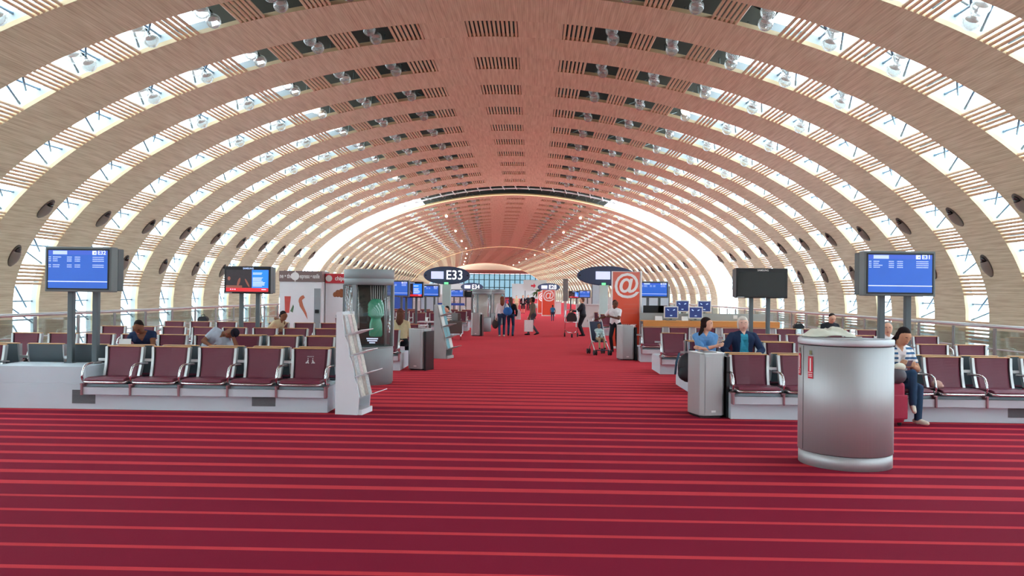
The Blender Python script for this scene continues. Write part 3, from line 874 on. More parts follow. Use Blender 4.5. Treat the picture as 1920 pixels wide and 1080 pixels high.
bins = [(gx(1330, 10.5, 780), 10.7, 0.25, 'brushed steel litter bin at the aisle end of the nearest seats, below two seated women', 1),
        (gx(1179, 19.5, 670) - 0.06, 19.7, 0.15, 'brushed steel litter bin beside the near orange internet panel', 1),
        (gx(785, 16.4, 690), 16.5, -0.3, 'brushed steel litter bin beside the teal leaflet rack', 1),
        (gx(893, 29.6, 620), 29.7, -0.1, 'pale steel litter bin in front of the far display columns', 1)]
for i, (x, y, rz, lb, k) in enumerate(bins):
    o = BIN if i == 0 else copy_tree(BIN)
    o.location = (x, y, 0); o.rotation_euler = (0, 0, rz); tag(o, lb, 'litter bin', 'steel litter bins')

# ------------------------------------------------------------------ screens on twin posts
SBLUE = mat('lit blue screen', (42, 90, 180), 0.3, var=0.16, scale=3, emit=0.85)
SBLUE2 = mat('lit blue header', (60, 92, 190), 0.3, var=0.05, emit=0.75)
SLIGHT = mat('lit pale block', (176, 196, 230), 0.3, var=0.03, emit=0.85)
SWHITE = mat('lit white text', (214, 226, 250), 0.3, var=0, emit=1.0)
SRED = mat('lit red band', (206, 44, 50), 0.3, var=0.2, scale=8, emit=0.85)
SDARK = mat('lit dark picture', (46, 40, 44), 0.3, var=0.5, scale=9, emit=0.8)
SBRIGHT = mat('lit bright blue block', (40, 124, 248), 0.3, var=0.05, emit=1.0)
SBROWN = mat('lit brown figure', (140, 84, 70), 0.3, var=0.3, scale=12, emit=0.6)
OFFS = mat('dark screen switched off', (38, 42, 42), 0.2, var=0.05)
def bar(g, x0, x1, z0, z1, y=-0.002): g.box(x0, x1, y, y + 0.0015, z0, z1)
def flight_page(scr, w, h, gate, rows, y):
    """gate page: header band, pale block, small square mark, gate number, rows of flights, footer rule. scr is the lit panel"""
    Geo().box(-w / 2, w / 2, y - 0.001, y, h / 2 - 0.115 * h, h / 2).build('header', SBLUE2, scr)
    g = Geo(); bar(g, -w * 0.42, -w * 0.18, h * 0.39, h * 0.485, y - 0.003); g.build('pale_block', SLIGHT, scr)
    g = Geo(); bar(g, w * 0.245, w * 0.315, h * 0.385, h * 0.49, y - 0.003); m_ = g.build('aircraft_mark', SWHITE, scr)
    Geo().prism([(w * 0.255, h * 0.40), (w * 0.285, h * 0.43), (w * 0.262, h * 0.455), (w * 0.29, h * 0.445), (w * 0.305, h * 0.475), (w * 0.3, h * 0.43), (w * 0.29, h * 0.405), (w * 0.28, h * 0.42)], 'y', y - 0.005, y - 0.0035).build('aircraft', SBLUE2, m_)
    text(gate, 'gate_number', 0.062 * w / 0.84 * 1.25, SWHITE, scr, (w * 0.405, y - 0.004, h * 0.437), bold=0.001)
    g = Geo(); bar(g, -w / 2, w / 2, -h * 0.335, -h * 0.315, y - 0.003); g.build('footer_rule', SWHITE, scr)
    g = Geo(); rr = random.Random(sum(map(ord, gate)))
    for r in rows:
        z = h * (0.32 - 0.052 * r)
        for x0, x1 in ((-0.49, -0.45), (-0.42, -0.42 + rr.uniform(0.07, 0.16)), (-0.18, -0.10), (-0.05, 0.04), (0.25, 0.44)):
            x = x0
            while x < x1:
                d = rr.uniform(0.008, 0.02); bar(g, x * w, min(x + d, x1) * w, z - 0.012 * h, z + 0.012 * h, y - 0.003); x += d + 0.005
    g.build('flight_lines', SLIGHT, scr)
def news_page(scr, w, h, y):
    Geo().box(-w / 2, w / 2, y - 0.001, y, -h / 2, -h * 0.33).build('red_band', SRED, scr)
    Geo().box(w * 0.11, w / 2, y - 0.001, y, -h * 0.33, h / 2).build('text_panel', SBRIGHT, scr)
    g = Geo(); rr = random.Random(4)
    for i in range(12):
        if i in (2, 3): continue
        z = h * (0.36 - 0.055 * i); bar(g, w * 0.13, w * (0.13 + rr.uniform(0.2, 0.3)), z - 0.012 * h, z + 0.012 * h, y - 0.003)
    for k in range(3): bar(g, w * (-0.4 + 0.05 * k), w * (-0.375 + 0.05 * k), -h * 0.42, -h * 0.38, y - 0.003)
    bar(g, w * 0.34, w * 0.45, -h * 0.42, -h * 0.385, y - 0.003)
    g.build('text_lines', SWHITE, scr)
    Geo().ell((-w * 0.43, y - 0.001, h * 0.1), (w * 0.035, 0.001, h * 0.09), n=14, k=8).ell((-w * 0.2, y - 0.001, -h * 0.06), (w * 0.03, 0.001, h * 0.2), Matrix.Rotation(0.3, 3, 'Y'), n=14, k=8).ell((0.0, y - 0.001, -h * 0.1), (w * 0.022, 0.001, h * 0.22), Matrix.Rotation(-0.5, 3, 'Y'), n=14, k=8).box(-w / 2, -w * 0.12, y - 0.002, y - 0.001, -h * 0.33, -h * 0.22).build('picture_figures', SBROWN, scr)
def screen(name, x, y, zc, w, h, kind, label, gate=None, base=0.0, rows=(0, 1, 2, 4, 5), group='screens on twin posts', cat='screen', depth=0.36, rz=0.0, posts=True):
    t = empty(name, (x, y, base), rz, label, cat, group)
    z0 = zc - base
    hm = BLACK if kind in ('news', 'off') else GREYM
    M_ = Matrix.Translation((0, 0, z0))
    Geo().box(-w / 2, w / 2, -0.1, 0.08, -h / 2, h / 2, 0, M_).build('housing', hm, t, 0.012)
    Geo().box(-w / 2 + 0.01, w / 2 - 0.01, 0.1, depth - 0.1, -h / 2 + 0.015, h / 2 - 0.015, 0, M_).build('rear_housing', GREYD if hm is not BLACK else BLACK, t, 0.012)
    Geo().box(-w / 2 + 0.05, w / 2 - 0.05, 0.078, 0.102, -h / 2 + 0.05, h / 2 - 0.05, 0, M_).build('spacer', BLACK, t)
    bw = 0.045 if kind in ('news', 'off') else 0.05
    Geo().box(-w / 2 + bw - 0.02, w / 2 - bw + 0.02, -0.106, -0.098, -h / 2 + bw - 0.02, h / 2 - bw + 0.02, 0, M_).build('bezel', BLACK, t)
    sw, sh = w - 2 * bw, h - 2 * bw - (0.03 if kind in ('news', 'off') else 0)
    sm = {'flight': SBLUE, 'news': SDARK, 'off': OFFS}[kind]
    scr = Geo().box(-sw / 2, sw / 2, -0.109, -0.106, -sh / 2, sh / 2).build('display', sm, t); scr.location = (0, 0, z0 - (0.016 if kind in ('news', 'off') else 0))
    if kind == 'flight': flight_page(scr, sw, sh, gate, rows, -0.109)
    elif kind == 'news': news_page(scr, sw, sh, -0.109)
    if kind in ('news', 'off'):
        text('SAMSUNG', 'maker_lettering', 0.05, SLIGHT if kind == 'news' else WHN, t, (0.02, -0.1075, z0 + h / 2 - 0.046), bold=0.001)
        g = Geo().box(-w / 2 + 0.02, -w / 2 + 0.17, -0.104, -0.1, -h / 2 + 0.012, -h / 2 + 0.024, 0, M_); g.build('small_plate', ALU, t)
    if posts:
        for sx in (-1, 1):
            Geo().box(sx * 0.175 - 0.038, sx * 0.175 + 0.038, 0.02, 0.1, 0, z0 - h / 2 + 0.02).build('post', POLE, t, 0.008)
            Geo().box(sx * 0.175 - 0.06, sx * 0.175 + 0.06, 0.0, 0.12, 0, 0.012).build('foot_plate', POLE, t)
    return t
def zof(py, px, y): # height of a point the photo shows in row py
    dep = y * CY - gx(px, y, py) * SY
    return EYE + (549.6 - (py - ROLL * (px - 960))) / F * dep
yS = 10.94
screen('departure_screen', gx(154, yS, 505), yS, zof(505, 154, yS - .1), 0.925, 0.62, 'flight', 'blue departure screen for gate E32 on two grey posts above the seats', 'E32', base=0.561)
screen('departure_screen', gx(1681, yS, 513), yS, zof(513, 1681, yS - .1), 0.945, 0.605, 'flight', 'blue departure screen for gate E31 on two grey posts above the seats', 'E31', base=0.337, rows=(0, 1, 2, 3))
yT = 16.75
screen('television', gx(467, yT, 525), yT, zof(525, 467, yT - .1), 0.985, 0.575, 'news', 'black television showing news with a red band, on posts by the coffee machines', base=0.337, group=None, cat='television')
screen('television', gx(1426, yT, 531), yT, zof(531, 1426, yT - .1), 1.06, 0.62, 'off', 'black switched off television on two posts above the seats', base=0.337, group=None, cat='television')
farS = [(743, 541, 27.0, 0.9, 0.56, 'flight', 'E33', 'small blue departure screen next to the glass display column'), (771, 543, 27.6, 0.86, 0.55, 'news', None, 'small far television with a red band between two blue screens'),
        (806, 545.5, 31.2, 0.78, 0.48, 'flight', 'E33', 'small blue departure screen beneath the E33 gate sign'), (857, 550, 46, 0.8, 0.45, 'flight', 'E34', 'tiny blue departure screen beneath the E34 gate sign'),
        (879, 551, 47.5, 0.7, 0.42, 'off', None, 'tiny dark television right by the far display column'), (1226, 543, 24.6, 0.86, 0.5, 'flight', 'E30', 'small blue departure screen behind the near orange internet panel'),
        (1076, 552.5, 46.5, 0.6, 0.42, 'news', None, 'tiny dark red television in the middle distance beyond the luggage trolley'), (1096, 551.5, 46, 0.68, 0.44, 'flight', 'E30', 'tiny blue departure screen in the middle distance beyond the luggage trolley')]
for px, py, y, w, h, kd, gate, lb in farS:
    screen('departure_screen' if kd == 'flight' else 'television', gx(px, y, py), y, zof(py, px, y - .1), w, h, kd, lb, gate, rows=(0, 1, 2), group='small screens down the hall')

# ------------------------------------------------------------------ leaflet and magazine racks
MAGC = [mat('magazine cover %s' % n, c, 0.4, var=0.75, scale=34) for n, c in (('beige', (196, 186, 172)), ('brown', (150, 128, 116)), ('grey', (172, 172, 170)), ('rose', (190, 160, 156)))]
TEALC = mat('teal leaflet', (70, 142, 152), 0.4, var=0.12, scale=10)
PAPER = mat('paper edge', (226, 224, 218), 0.7, var=0.03)
def rack(name, x, y, rz, label, bodym, zs, wid, hgt, header):
    """faces +x: two stepped side panels, back board, four slanting trays with lips"""
    t = empty(name, (x, y, 0), rz, label, 'rack', None)
    n = len(zs)
    def XO(z): return 0.425 - 0.205 * (z - zs[0]) / (zs[-1] - zs[0] + 1e-6)
    out = [(0.0, 0.0), (0.30, 0.0), (0.315, 0.08)]
    for z in zs: out += [(XO(z) - 0.1, z - 0.045), (XO(z) - 0.125, z + 0.12)]
    out += [(0.085, zs[-1] + 0.19), (0.08, hgt), (0.0, hgt)]
    for yy in (0.0, wid - 0.02): Geo().prism(out, 'y', yy, yy + 0.02).build('side_panel', bodym, t)
    Geo().box(0.0, 0.03, 0.021, wid - 0.021, 0.0, hgt - 0.002).build('back_board', bodym, t)
    Geo().box(0.05, 0.36, 0.0205, wid - 0.0205, 0.0, 0.07).build('foot', bodym, t)
    spots = []
    for z in zs:
        xo = XO(z)
        g = Geo(); a = math.radians(20)
        g.prism([(xo - 0.10, z - 0.045), (xo - 0.10, z - 0.035), (xo + 0.125, z + 0.045), (xo + 0.13, z + 0.037)], 'y', -0.012, wid + 0.012)
        tr = g.build('tray', bodym, t)
        Geo().prism([(xo - 0.1, z - 0.03), (xo - 0.112, z - 0.03), (xo - 0.16, z + 0.24), (xo - 0.15, z + 0.24)], 'y', 0.022, wid - 0.022).build('tray_back', bodym, t)
        spots.append((xo, z))
    if header:
        Geo().box(0.012, 0.032, 0.02, wid - 0.02, hgt - 0.001, hgt + 0.0).build('top_cap', bodym, t)
        hd = Geo().box(0.08, 0.084, 0.03, wid - 0.03, hgt - 0.22, hgt - 0.03).build('header_card', PAPER, t)
    return t, spots
def magazines(t, spots, wid, covers, lb, where, ncol, hh, name='magazine'):
    for i, (xo, z) in enumerate(spots):
        for k in range(ncol):
            w = (wid - 0.06) / ncol - 0.012; y0 = 0.03 + k * (wid - 0.06) / ncol + 0.006
            th = 0.02; g = Geo()
            bx, bz = xo - 0.088, z - 0.025; tx, tz = bx - 0.06, bz + hh
            g.prism([(bx, bz), (tx, tz), (tx + th, tz + 0.004), (bx + th, bz + 0.004)], 'y', y0, y0 + w)
            e = empty(name, t.location, t.rotation_euler.z, lb % (ORD[k], ('lowest', 'second lowest', 'second highest', 'highest')[i] if len(spots) == 4 else ('lowest', 'middle', 'highest')[i]), name, '%s in the %s' % (name + 's', where))
            m = covers[(i * 2 + k) % len(covers)]
            g.build('pages', PAPER, e)
            Geo().prism([(bx + th + 0.0005, bz + 0.006), (tx + th + 0.0005, tz + 0.006), (tx + th + 0.002, tz + 0.006), (bx + th + 0.002, bz + 0.006)], 'y', y0 + 0.002, y0 + w - 0.002).build('cover', m, e)
            Geo().prism([(tx + th + 0.0022 + 0.0, tz - 0.012), (tx + th + 0.013, tz - 0.06), (tx + th + 0.0145, tz - 0.06), (tx + th + 0.0037, tz - 0.012)], 'y', y0 + 0.02, y0 + w - 0.02).build('title_band', PAPER if k % 2 else MAGC[1], e)
ZS = [0.26, 0.53, 0.8, 1.06]
t, sp = rack('magazine_rack', gx(629, 10.35, 770), 10.34, -0.16, 'tall white magazine rack with four slanting shelves at the end of the nearest seats', mat('rack white', (226, 230, 232), 0.5, var=0.02), ZS, 0.42, 1.33, True)
ORG = mat('orange print', (226, 140, 92), 0.6, var=0)
g = Geo()
for k, (a, b) in enumerate(((0.06, 0.3), (0.08, 0.34))): g.box(0.0845, 0.0855, a, b, 1.24 - 0.045 * k, 1.255 - 0.045 * k)
g.build('header_print', ORG, t)
magazines(t, sp, 0.42, MAGC, 'pictured magazine, %s from the front, %s shelf of white rack', 'white rack', 3, 0.25)
t, sp = rack('leaflet_rack', gx(813, 19.3, 660), 19.3, -0.3, 'pale grey leaflet rack with teal leaflets beside the lounge tables', mat('pale grey rack', (170, 176, 174), 0.5), ZS, 0.42, 1.3, False)
magazines(t, sp, 0.42, [TEALC, PAPER, TEALC, TEALC, PAPER], 'leaflet, %s from the front, %s shelf of grey rack', 'grey rack', 2, 0.24, 'leaflet')

# ------------------------------------------------------------------ glazed advertising columns
COLG = mat('grey column enamel', (146, 156, 156), 0.55, metal=0.0, var=0.03)
INNER = mat('dark poster', (70, 70, 66), 0.4, var=0.35, scale=5, stretch=(14, 14, 0.8))
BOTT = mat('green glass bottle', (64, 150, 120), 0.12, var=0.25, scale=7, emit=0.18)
VGL = glass('vitrine glass', (0.9, 0.95, 0.93), 0.22)
def column(x, y, r, h, label, group, bottle=True, poster=None):
    t = empty('display_column', (x, y, 0), 0, label, 'display column', group)
    zb, zt = h * 0.33, h * 0.865
    Geo().lathe([(r * 0.97, 0), (r * 0.97, 0.03), (r, 0.032), (r, zb - 0.035), (r * 0.985, zb - 0.03), (r * 0.985, zb - 0.022), (r, zb - 0.018), (r, zb)], n=40).build('base', COLG, t)
    Geo().lathe([(r, zt), (r, zt + 0.1), (r * 0.985, zt + 0.104), (r * 0.985, zt + 0.112), (r * 1.01, zt + 0.116), (r * 1.01, h), (r * 0.6, h + 0.008)], n=40).build('cap', COLG, t)
    Geo().lathe([(r * 0.985, zb), (r * 0.985, zt)], n=40).build('glass', VGL, t)
    for a in (-175, -112, -5, 60, 120):
        a = math.radians(a); c = Vector((math.cos(a) * r * 0.97, math.sin(a) * r * 0.97, 0))
        Geo().box(-0.02, 0.03, -0.035, 0.035, zb, zt, 0, Matrix.Translation(c) @ Matrix.Rotation(a, 4, 'Z')).build('mullion', COLG, t)
    cen = Geo(); m = poster or INNER
    cen.box(-r * 0.62, r * 0.62, 0.02, 0.06, zb, zt); cen.build('back_panel', m, t)
    if bottle:
        b = [(0.0, 0), (0.08, 0.0), (0.09, 0.03), (0.085, 0.2), (0.068, 0.27), (0.066, 0.3), (0.098, 0.325), (0.108, 0.35), (0.1, 0.37), (0.112, 0.395), (0.102, 0.42), (0.113, 0.445), (0.102, 0.47), (0.11, 0.495), (0.098, 0.54), (0.072, 0.58), (0.05, 0.6), (0.0, 0.605)]
        o = Geo().lathe([(q * 1.3, z * 1.08) for q, z in b], n=24).build('bottle', BOTT, t); o.location = (r * 0.36, -r * 0.35, zb + 0.17); o['label'] = 'glowing green bottle inside the glass'
        g = Geo()
        for j in range(7): g.tube([(r * (0.08 + 0.09 * j), -r * 0.05, zt - 0.01), (r * (0.1 + 0.085 * j), -r * 0.05, zt - 0.26 - 0.05 * (j % 3))], 0.007, 5)
        g.build('white_cords', WHITE, t)
        g = Geo()
        for k, w in enumerate((0.2, 0.17, 0.1)): g.box(r * 0.3 - w / 2, r * 0.3 + w / 2, -r * 0.74, -r * 0.735, zb + 0.13 - k * 0.035, zb + 0.15 - k * 0.035)
        g.build('small_print', SWHITE, t)
        g = Geo()      # loops of white cord hung in the neighbouring field
        for j in range(7):
            for q in range(3): g.tube([(-r * (0.86 - 0.07 * j) + 0.03 * math.sin(a_ * PI / 8), -r * 0.25, zt - 0.02 - 0.085 * q - 0.075 * math.sin(a_ * PI / 8)) for a_ in range(9)], 0.006, 5)
            g.tube([(-r * (0.82 - 0.07 * j), -r * 0.2, zt - 0.03), (-r * (0.66 - 0.05 * j), -r * 0.2, zb + 0.3)], 0.008, 5)
        g.build('white_cords', WHITE, t)
    return t
column(gx(687, 13.8, 700), 13.95, 0.43, 1.98, 'large grey glazed display column with a glowing green bottle beside the magazine rack', None)
POST2 = mat('pale lit poster', (206, 196, 190), 0.4, var=0.3, scale=3, emit=0.15)
column(gx(902, 33.0, 620), 33.2, 0.4, 1.76, 'grey display column with pale pictures beyond the pale bin, nearer one', 'far display columns', False, POST2)
column(gx(929, 39.5, 610), 40.5, 0.4, 1.78, 'far pale display column with dark cap just behind the nearer column', 'far display columns', False, POST2)

# ------------------------------------------------------------------ drinks machines
BROWN = mat('brown fascia', (128, 106, 102), 0.45, var=0.04); REDF = mat('red fascia', (206, 44, 58), 0.45, var=0.03)
MWH = mat('white machine front', (232, 232, 234), 0.35, var=0.03); LETW = mat('white letters', (244, 242, 238), 0.5, var=0)
TERRA = mat('terracotta print', (196, 112, 84), 0.5, var=0.1); JUICE = mat('red drink print', (206, 82, 74), 0.45, var=0.15); GREYB = mat('blue grey print', (128, 146, 164), 0.5, var=0.15)
CROI = mat('croissant brown', (150, 84, 44), 0.5, var=0.35, scale=18); COLA = mat('dark red drink', (96, 34, 34), 0.4, var=0.2); LEAF = mat('mint leaf', (92, 124, 92), 0.5)
yk = 21.5
k0x, k1x = gx(524, yk, 560), gx(603, yk, 560); k2x = gx(646, yk + .15, 560)
cx = (k0x + k1x) / 2; wd = k1x - k0x
t = empty('coffee_machine', (cx, yk, 0), 0, 'white coffee machine with brown fascia reading espresso and thé behind the seats', 'vending machine', 'drinks machines')
H = zof(528, 560, yk); HT = zof(508, 560, yk)
Geo().box(-wd / 2, wd / 2, 0, 0.75, 0.08, H).build('body', MWH, t, 0.01)
Geo().box(-wd / 2 + 0.03, wd / 2 - 0.03, 0.04, 0.7, 0, 0.08).build('foot', BLACK, t)
fa = Geo().box(-wd / 2 - 0.01, wd / 2 + 0.01, -0.03, 0.76, H + 0.001, HT).build('fascia', BROWN, t, 0.006)
zc = (H + HT) / 2
text('ne • thé', 'lettering', 0.17, LETW, fa, (-wd / 2 + 0.01, -0.034, zc), align='LEFT', bold=0.003, sx=0.62)
text('espresso • vanille', 'lettering', 0.17, LETW, fa, (-wd / 2 + wd * 0.48, -0.034, zc), align='LEFT', bold=0.002, sx=0.46)
g = Geo(); n = 20; g.prism([(-wd * 0.125 + 0.11 * math.cos(2 * PI * j / n), zc + 0.11 * math.sin(2 * PI * j / n)) for j in range(n)], 'y', -0.038, -0.031); g.box(-wd * 0.125 - 0.012, -wd * 0.125 + 0.012, -0.036, -0.031, H, HT); g.build('white_roundel', LETW, fa)
# pictures printed on the front: a red drink with mint, a swirl, a big cup
f = empty('print'); f.parent = t
Geo().prism([(-wd / 2 + 0.14, H - 0.4), (-wd / 2 + 0.31, H - 0.4), (-wd / 2 + 0.27, H - 0.85), (-wd / 2 + 0.16, H - 0.85)], 'y', -0.006, -0.002).build('drink_picture', JUICE, t)
Geo().prism([(-wd / 2 + 0.3, H - 0.8), (-wd / 2 + 0.38, H - 0.62), (-wd / 2 + 0.4, H - 0.68), (-wd / 2 + 0.37, H - 0.84)], 'y', -0.006, -0.002).build('leaf_picture', LEAF, t)
sw = []
for j in range(15):
    a = PI * (1.15 - 1.0 * j / 14); sw.append((0.12 + 0.17 * math.cos(a), H - 0.52 + 0.16 * math.sin(a)))
sw2 = [(0.05, H - 0.62), (0.14, H - 0.8), (0.19, H - 1.0), (0.13, H - 0.82), (-0.01, H - 0.62)]
Geo().prism(sw[:9] + [(0.12, H - 0.43), (0.04, H - 0.5), (0.08, H - 0.65), (0.17, H - 0.85), (0.2, H - 1.02), (0.1, H - 0.84), (-0.02, H - 0.66)], 'y', -0.006, -0.002).build('swirl_picture', TERRA, t)
Geo().prism([(-0.12, H - 1.15), (0.42, H - 1.22), (0.4, H - 1.6), (-0.08, H - 1.6)], 'y', -0.006, -0.002).build('cup_picture', GREYB, t)
bpy.data.objects.remove(f)
Geo().box(wd / 2 - 0.2, wd / 2 - 0.03, -0.012, -0.001, 0.5, H - 0.18).build('control_strip', mat('machine controls', (150, 156, 158), 0.35, var=0.1), t)
Geo().box(wd / 2 - 0.17, wd / 2 - 0.06, -0.03, -0.012, H - 0.85, H - 0.75).build('dispenser', BLACK, t)
cx2 = (k1x + k2x) / 2 + 0.12; w2 = k2x - k1x + 0.24
t = empty('snack_machine', (cx2, yk + 0.28, 0), 0, 'white snack machine with red chips fascia and croissant picture beside the coffee machine', 'vending machine', 'drinks machines')
H2, HT2 = zof(531, 625, yk + .2), zof(513, 625, yk + .2)
Geo().box(-w2 / 2 + 0.03, w2 / 2, 0, 0.7, 0.08, H2).build('body', MWH, t, 0.01)
Geo().box(-w2 / 2 + 0.06, w2 / 2 - 0.03, 0.04, 0.66, 0, 0.08).build('foot', BLACK, t)
fa = Geo().box(-w2 / 2 + 0.03, w2 / 2, -0.03, 0.7, H2 + 0.001, HT2).build('fascia', REDF, t, 0.006)
text('chips', 'lettering', 0.16, LETW, fa, (0.02, -0.034, (H2 + HT2) / 2), bold=0.004, sx=0.85)
Geo().prism([(-w2 / 2 + 0.13 + 0.09 * math.cos(2 * PI * j / 20), (H2 + HT2) / 2 + 0.09 * math.sin(2 * PI * j / 20)) for j in range(20)], 'y', -0.037, -0.031).build('white_roundel', LETW, fa)
g = Geo()
for j, (x, z, r) in enumerate(((-0.17, -0.25, 0.07), (-0.09, -0.22, 0.1), (0.01, -0.21, 0.12), (0.1, -0.24, 0.1), (0.17, -0.3, 0.07))): g.ell((x + 0.05, -0.004, H2 + z - 0.06), (r * 0.8, 0.006, r), n=14, k=8)
g.build('croissant_picture', CROI, t)
Geo().prism([(-0.1, H2 - 0.95), (0.3, H2 - 0.95), (0.27, H2 - 1.35), (-0.07, H2 - 1.35)], 'y', -0.006, -0.002).build('drink_picture', COLA, t)
g = Geo()
for x in (-0.03, 0.07, 0.17): g.ell((x, -0.005, H2 - 0.9), (0.06, 0.004, 0.07), n=10, k=6)
g.build('ice_picture', GREYB, t)

# ------------------------------------------------------------------ oval gate signs
NAVY = mat('navy sign enamel', (34, 50, 92), 0.35, var=0.05); SLATE = mat('slate sign face', (62, 80, 106), 0.4, var=0.05)
LITW = mat('lit sign letters', (250, 252, 255), 0.4, var=0, emit=1.0); LITP = mat('lit pale display', (196, 206, 236), 0.4, var=0.03, emit=0.8); LITG = mat('lit green exit lamp', (110, 240, 150), 0.4, var=0, emit=1.2)
PYL = mat('pale translucent pylon', (200, 224, 218), 0.4, var=0.04)
def gate_sign(px, py, y, w, h, body, label, flip=False, rz=0.0, pylon=True, disp=-0.2):
    x, z = gx(px, y, py), zof(py, px, y)
    t = empty('gate_sign', (x, y, 0), rz, label, 'gate sign', 'oval gate signs')
    def oval(kx, kz, n=48):
        return [(w / 2 * kx * math.copysign(abs(math.cos(2 * PI * j / n)) ** 0.95, math.cos(2 * PI * j / n)), z + h / 2 * kz * math.sin(2 * PI * j / n)) for j in range(n)]
    Geo().prism(oval(1, 1), 'y', -0.12, 0.12).build('oval_body', NAVY, t, 0.02)
    fc = Geo().prism(oval(0.975, 0.94), 'y', -0.127, -0.121).build('face', SLATE, t)
    Geo().box(w * (disp - 0.135), w * (disp + 0.135), -0.134, -0.128, z - h * 0.2, z + h * 0.22).build('display', LITP, t)
    if body: text(body, 'gate_number', h * 0.72, LITW, t, (w * 0.17, -0.134, z), bold=h * 0.006, sx=0.9)
    for sx in (-1, 1): Geo().prism([(sx * w * 0.45 + w * 0.018 * math.cos(2 * PI * j / 12), z + w * 0.018 * math.sin(2 * PI * j / 12)) for j in range(12)], 'y', -0.133, -0.127).build('fixing', BLACK, t)
    Geo().box(-0.09, 0.07, -0.15, -0.1, z - h * 0.49, z - h * 0.38).build('exit_lamp', LITG, t)
    if pylon: Geo().box(-0.17, 0.17, -0.1, 0.1, 0.0, z - h * 0.46).build('pylon', PYL, t, 0.01)
    return t
gate_sign(838, 516.5, 32.1, 1.86, 0.72, 'E33', 'oval navy gate sign reading E33 on a pale pylon')
gate_sign(885, 538, 70.0, 1.96, 0.72, 'E34', 'small oval navy gate sign reading E34 farther down the hall')
gate_sign(1029, 538.5, 70.0, 1.96, 0.7, 'E28', 'small oval navy gate sign reading E28 above the far orange panel')
gate_sign(1132, 517, 33.0, 2.2, 0.78, '', 'large oval gate sign half hidden by the near orange panel, front one', disp=-0.02)
gate_sign(1138, 517.5, 33.6, 2.42, 0.82, '', 'large dark oval gate sign directly behind another oval sign', pylon=False)

# ------------------------------------------------------------------ orange internet panels
ORP = mat('orange panel', (228, 84, 52), 0.3, var=0.1, scale=1.5); SAL = mat('salmon panel top', (222, 112, 92), 0.3, var=0.05)
def internet_panel(px, y, w, zt, label, word=True):
    t = empty('internet_panel', (gx(px, y, 560), y, 0), math.radians(10), label, 'panel', 'orange internet panels')
    Geo().box(-w / 2, w / 2, -0.1, 0.1, 0.0, 0.06).build('base', WHITE, t)
    Geo().box(-w / 2 + 0.002, w / 2 - 0.002, -0.07, 0.07, 0.061, zt).build('core', WHITE, t, 0.004)
    Geo().box(-w / 2 + 0.005, w / 2 - 0.02, -0.076, -0.0705, 0.07, zt - 0.52).build('orange_face', ORP, t)
    Geo().box(-w / 2 + 0.005, w / 2 - 0.02, -0.076, -0.0705, zt - 0.5195, zt - 0.015).build('upper_face', SAL, t)
    Geo().box(w / 2 + 0.0, w / 2 + 0.05, -0.09, 0.2, 0.0, zt + 0.015).build('white_edge', WHITE, t)
    zc = zt - 0.42; R = w * 0.36
    Geo().prism([(R * 0.98 * math.cos(2 * PI * j / 40), zc + R * 0.98 * math.sin(2 * PI * j / 40)) for j in range(40)], 'y', -0.0785, -0.0763).build('at_sign_ground', ORP, t)
    text('@', 'at_sign', R * 2.55, LETW, t, (0.0, -0.079, zc + R * 0.1), bold=0.012)
    g = Geo()
    for k in range(3): g.box(-w * 0.1, w * 0.4, -0.078, -0.0762, zt - 0.98 - 0.13 * k, zt - 0.972 - 0.13 * k)
    g.build('fine_print', SAL, t)
    if word:
        text('INTERNET', 'lettering', 0.15, LETW, t, (0.0, -0.08, zt - 1.62), bold=0.003, sx=0.92)
        text('ACCESS', 'lettering', 0.15, LETW, t, (0.0, -0.08, 0.42), bold=0.003, sx=0.95)
    return t
internet_panel(1173, 23.8, 0.84, zof(509, 1175, 23.8), 'tall orange panel with a white at sign beside the stroller')
internet_panel(1028, 57.0, 0.9, zof(543.5, 1028, 57.0), 'distant orange panel with a white at sign below the E28 gate sign', False)
internet_panel(1017, 63.0, 0.75, zof(547, 1017, 63.0), 'farthest orange panel, partly hidden by the other distant one', False)

# ------------------------------------------------------------------ wooden desk with four monitors
OAK = mat('orange oak desk', (208, 148, 76), 0.4, var=0.12, scale=2.5, stretch=(1, 8, 8)); DESKG = mat('desk grey panel', (164, 172, 172), 0.5, var=0.04)
yd = 22.6
xa, xb = gx(1206, yd, 606), gx(1462, yd, 606)
zd1, zd0 = zof(602, 1300, yd), zof(613, 1300, yd)
t = empty('wooden_desk', ((xa + xb) / 2, yd, 0), 0, 'long orange oak desk carrying monitors behind the seats', 'desk')
hw = (xb - xa) / 2
Geo().box(-hw, hw, 0, 0.62, zd1 - 0.03, zd1).build('desk_top', OAK, t, 0.006)
Geo().box(-hw, hw, 0.0, 0.05, zd0, zd1 - 0.031).build('front_fascia', OAK, t)
Geo().box(-hw + 0.03, hw - 0.03, 0.06, 0.58, 0, zd0 + 0.05).build('carcass', DESKG, t)
Geo().box(-hw, hw, 0.63, 0.69, 0, zd1 + 0.2).build('back_panel', DESKG, t)
Geo().box(-hw + 0.4, hw - 0.2, 0.7, 1.3, zd1 + 0.13, zd1 + 0.17).build('rear_shelf', TANW, t)
Geo().box(-hw + 0.4, hw - 0.2, 0.75, 1.28, 0, zd1 + 0.129).build('rear_carcass', DESKG, t)
MNAVY = mat('lit navy desktop', (40, 56, 110), 0.3, var=0.1, emit=0.55)
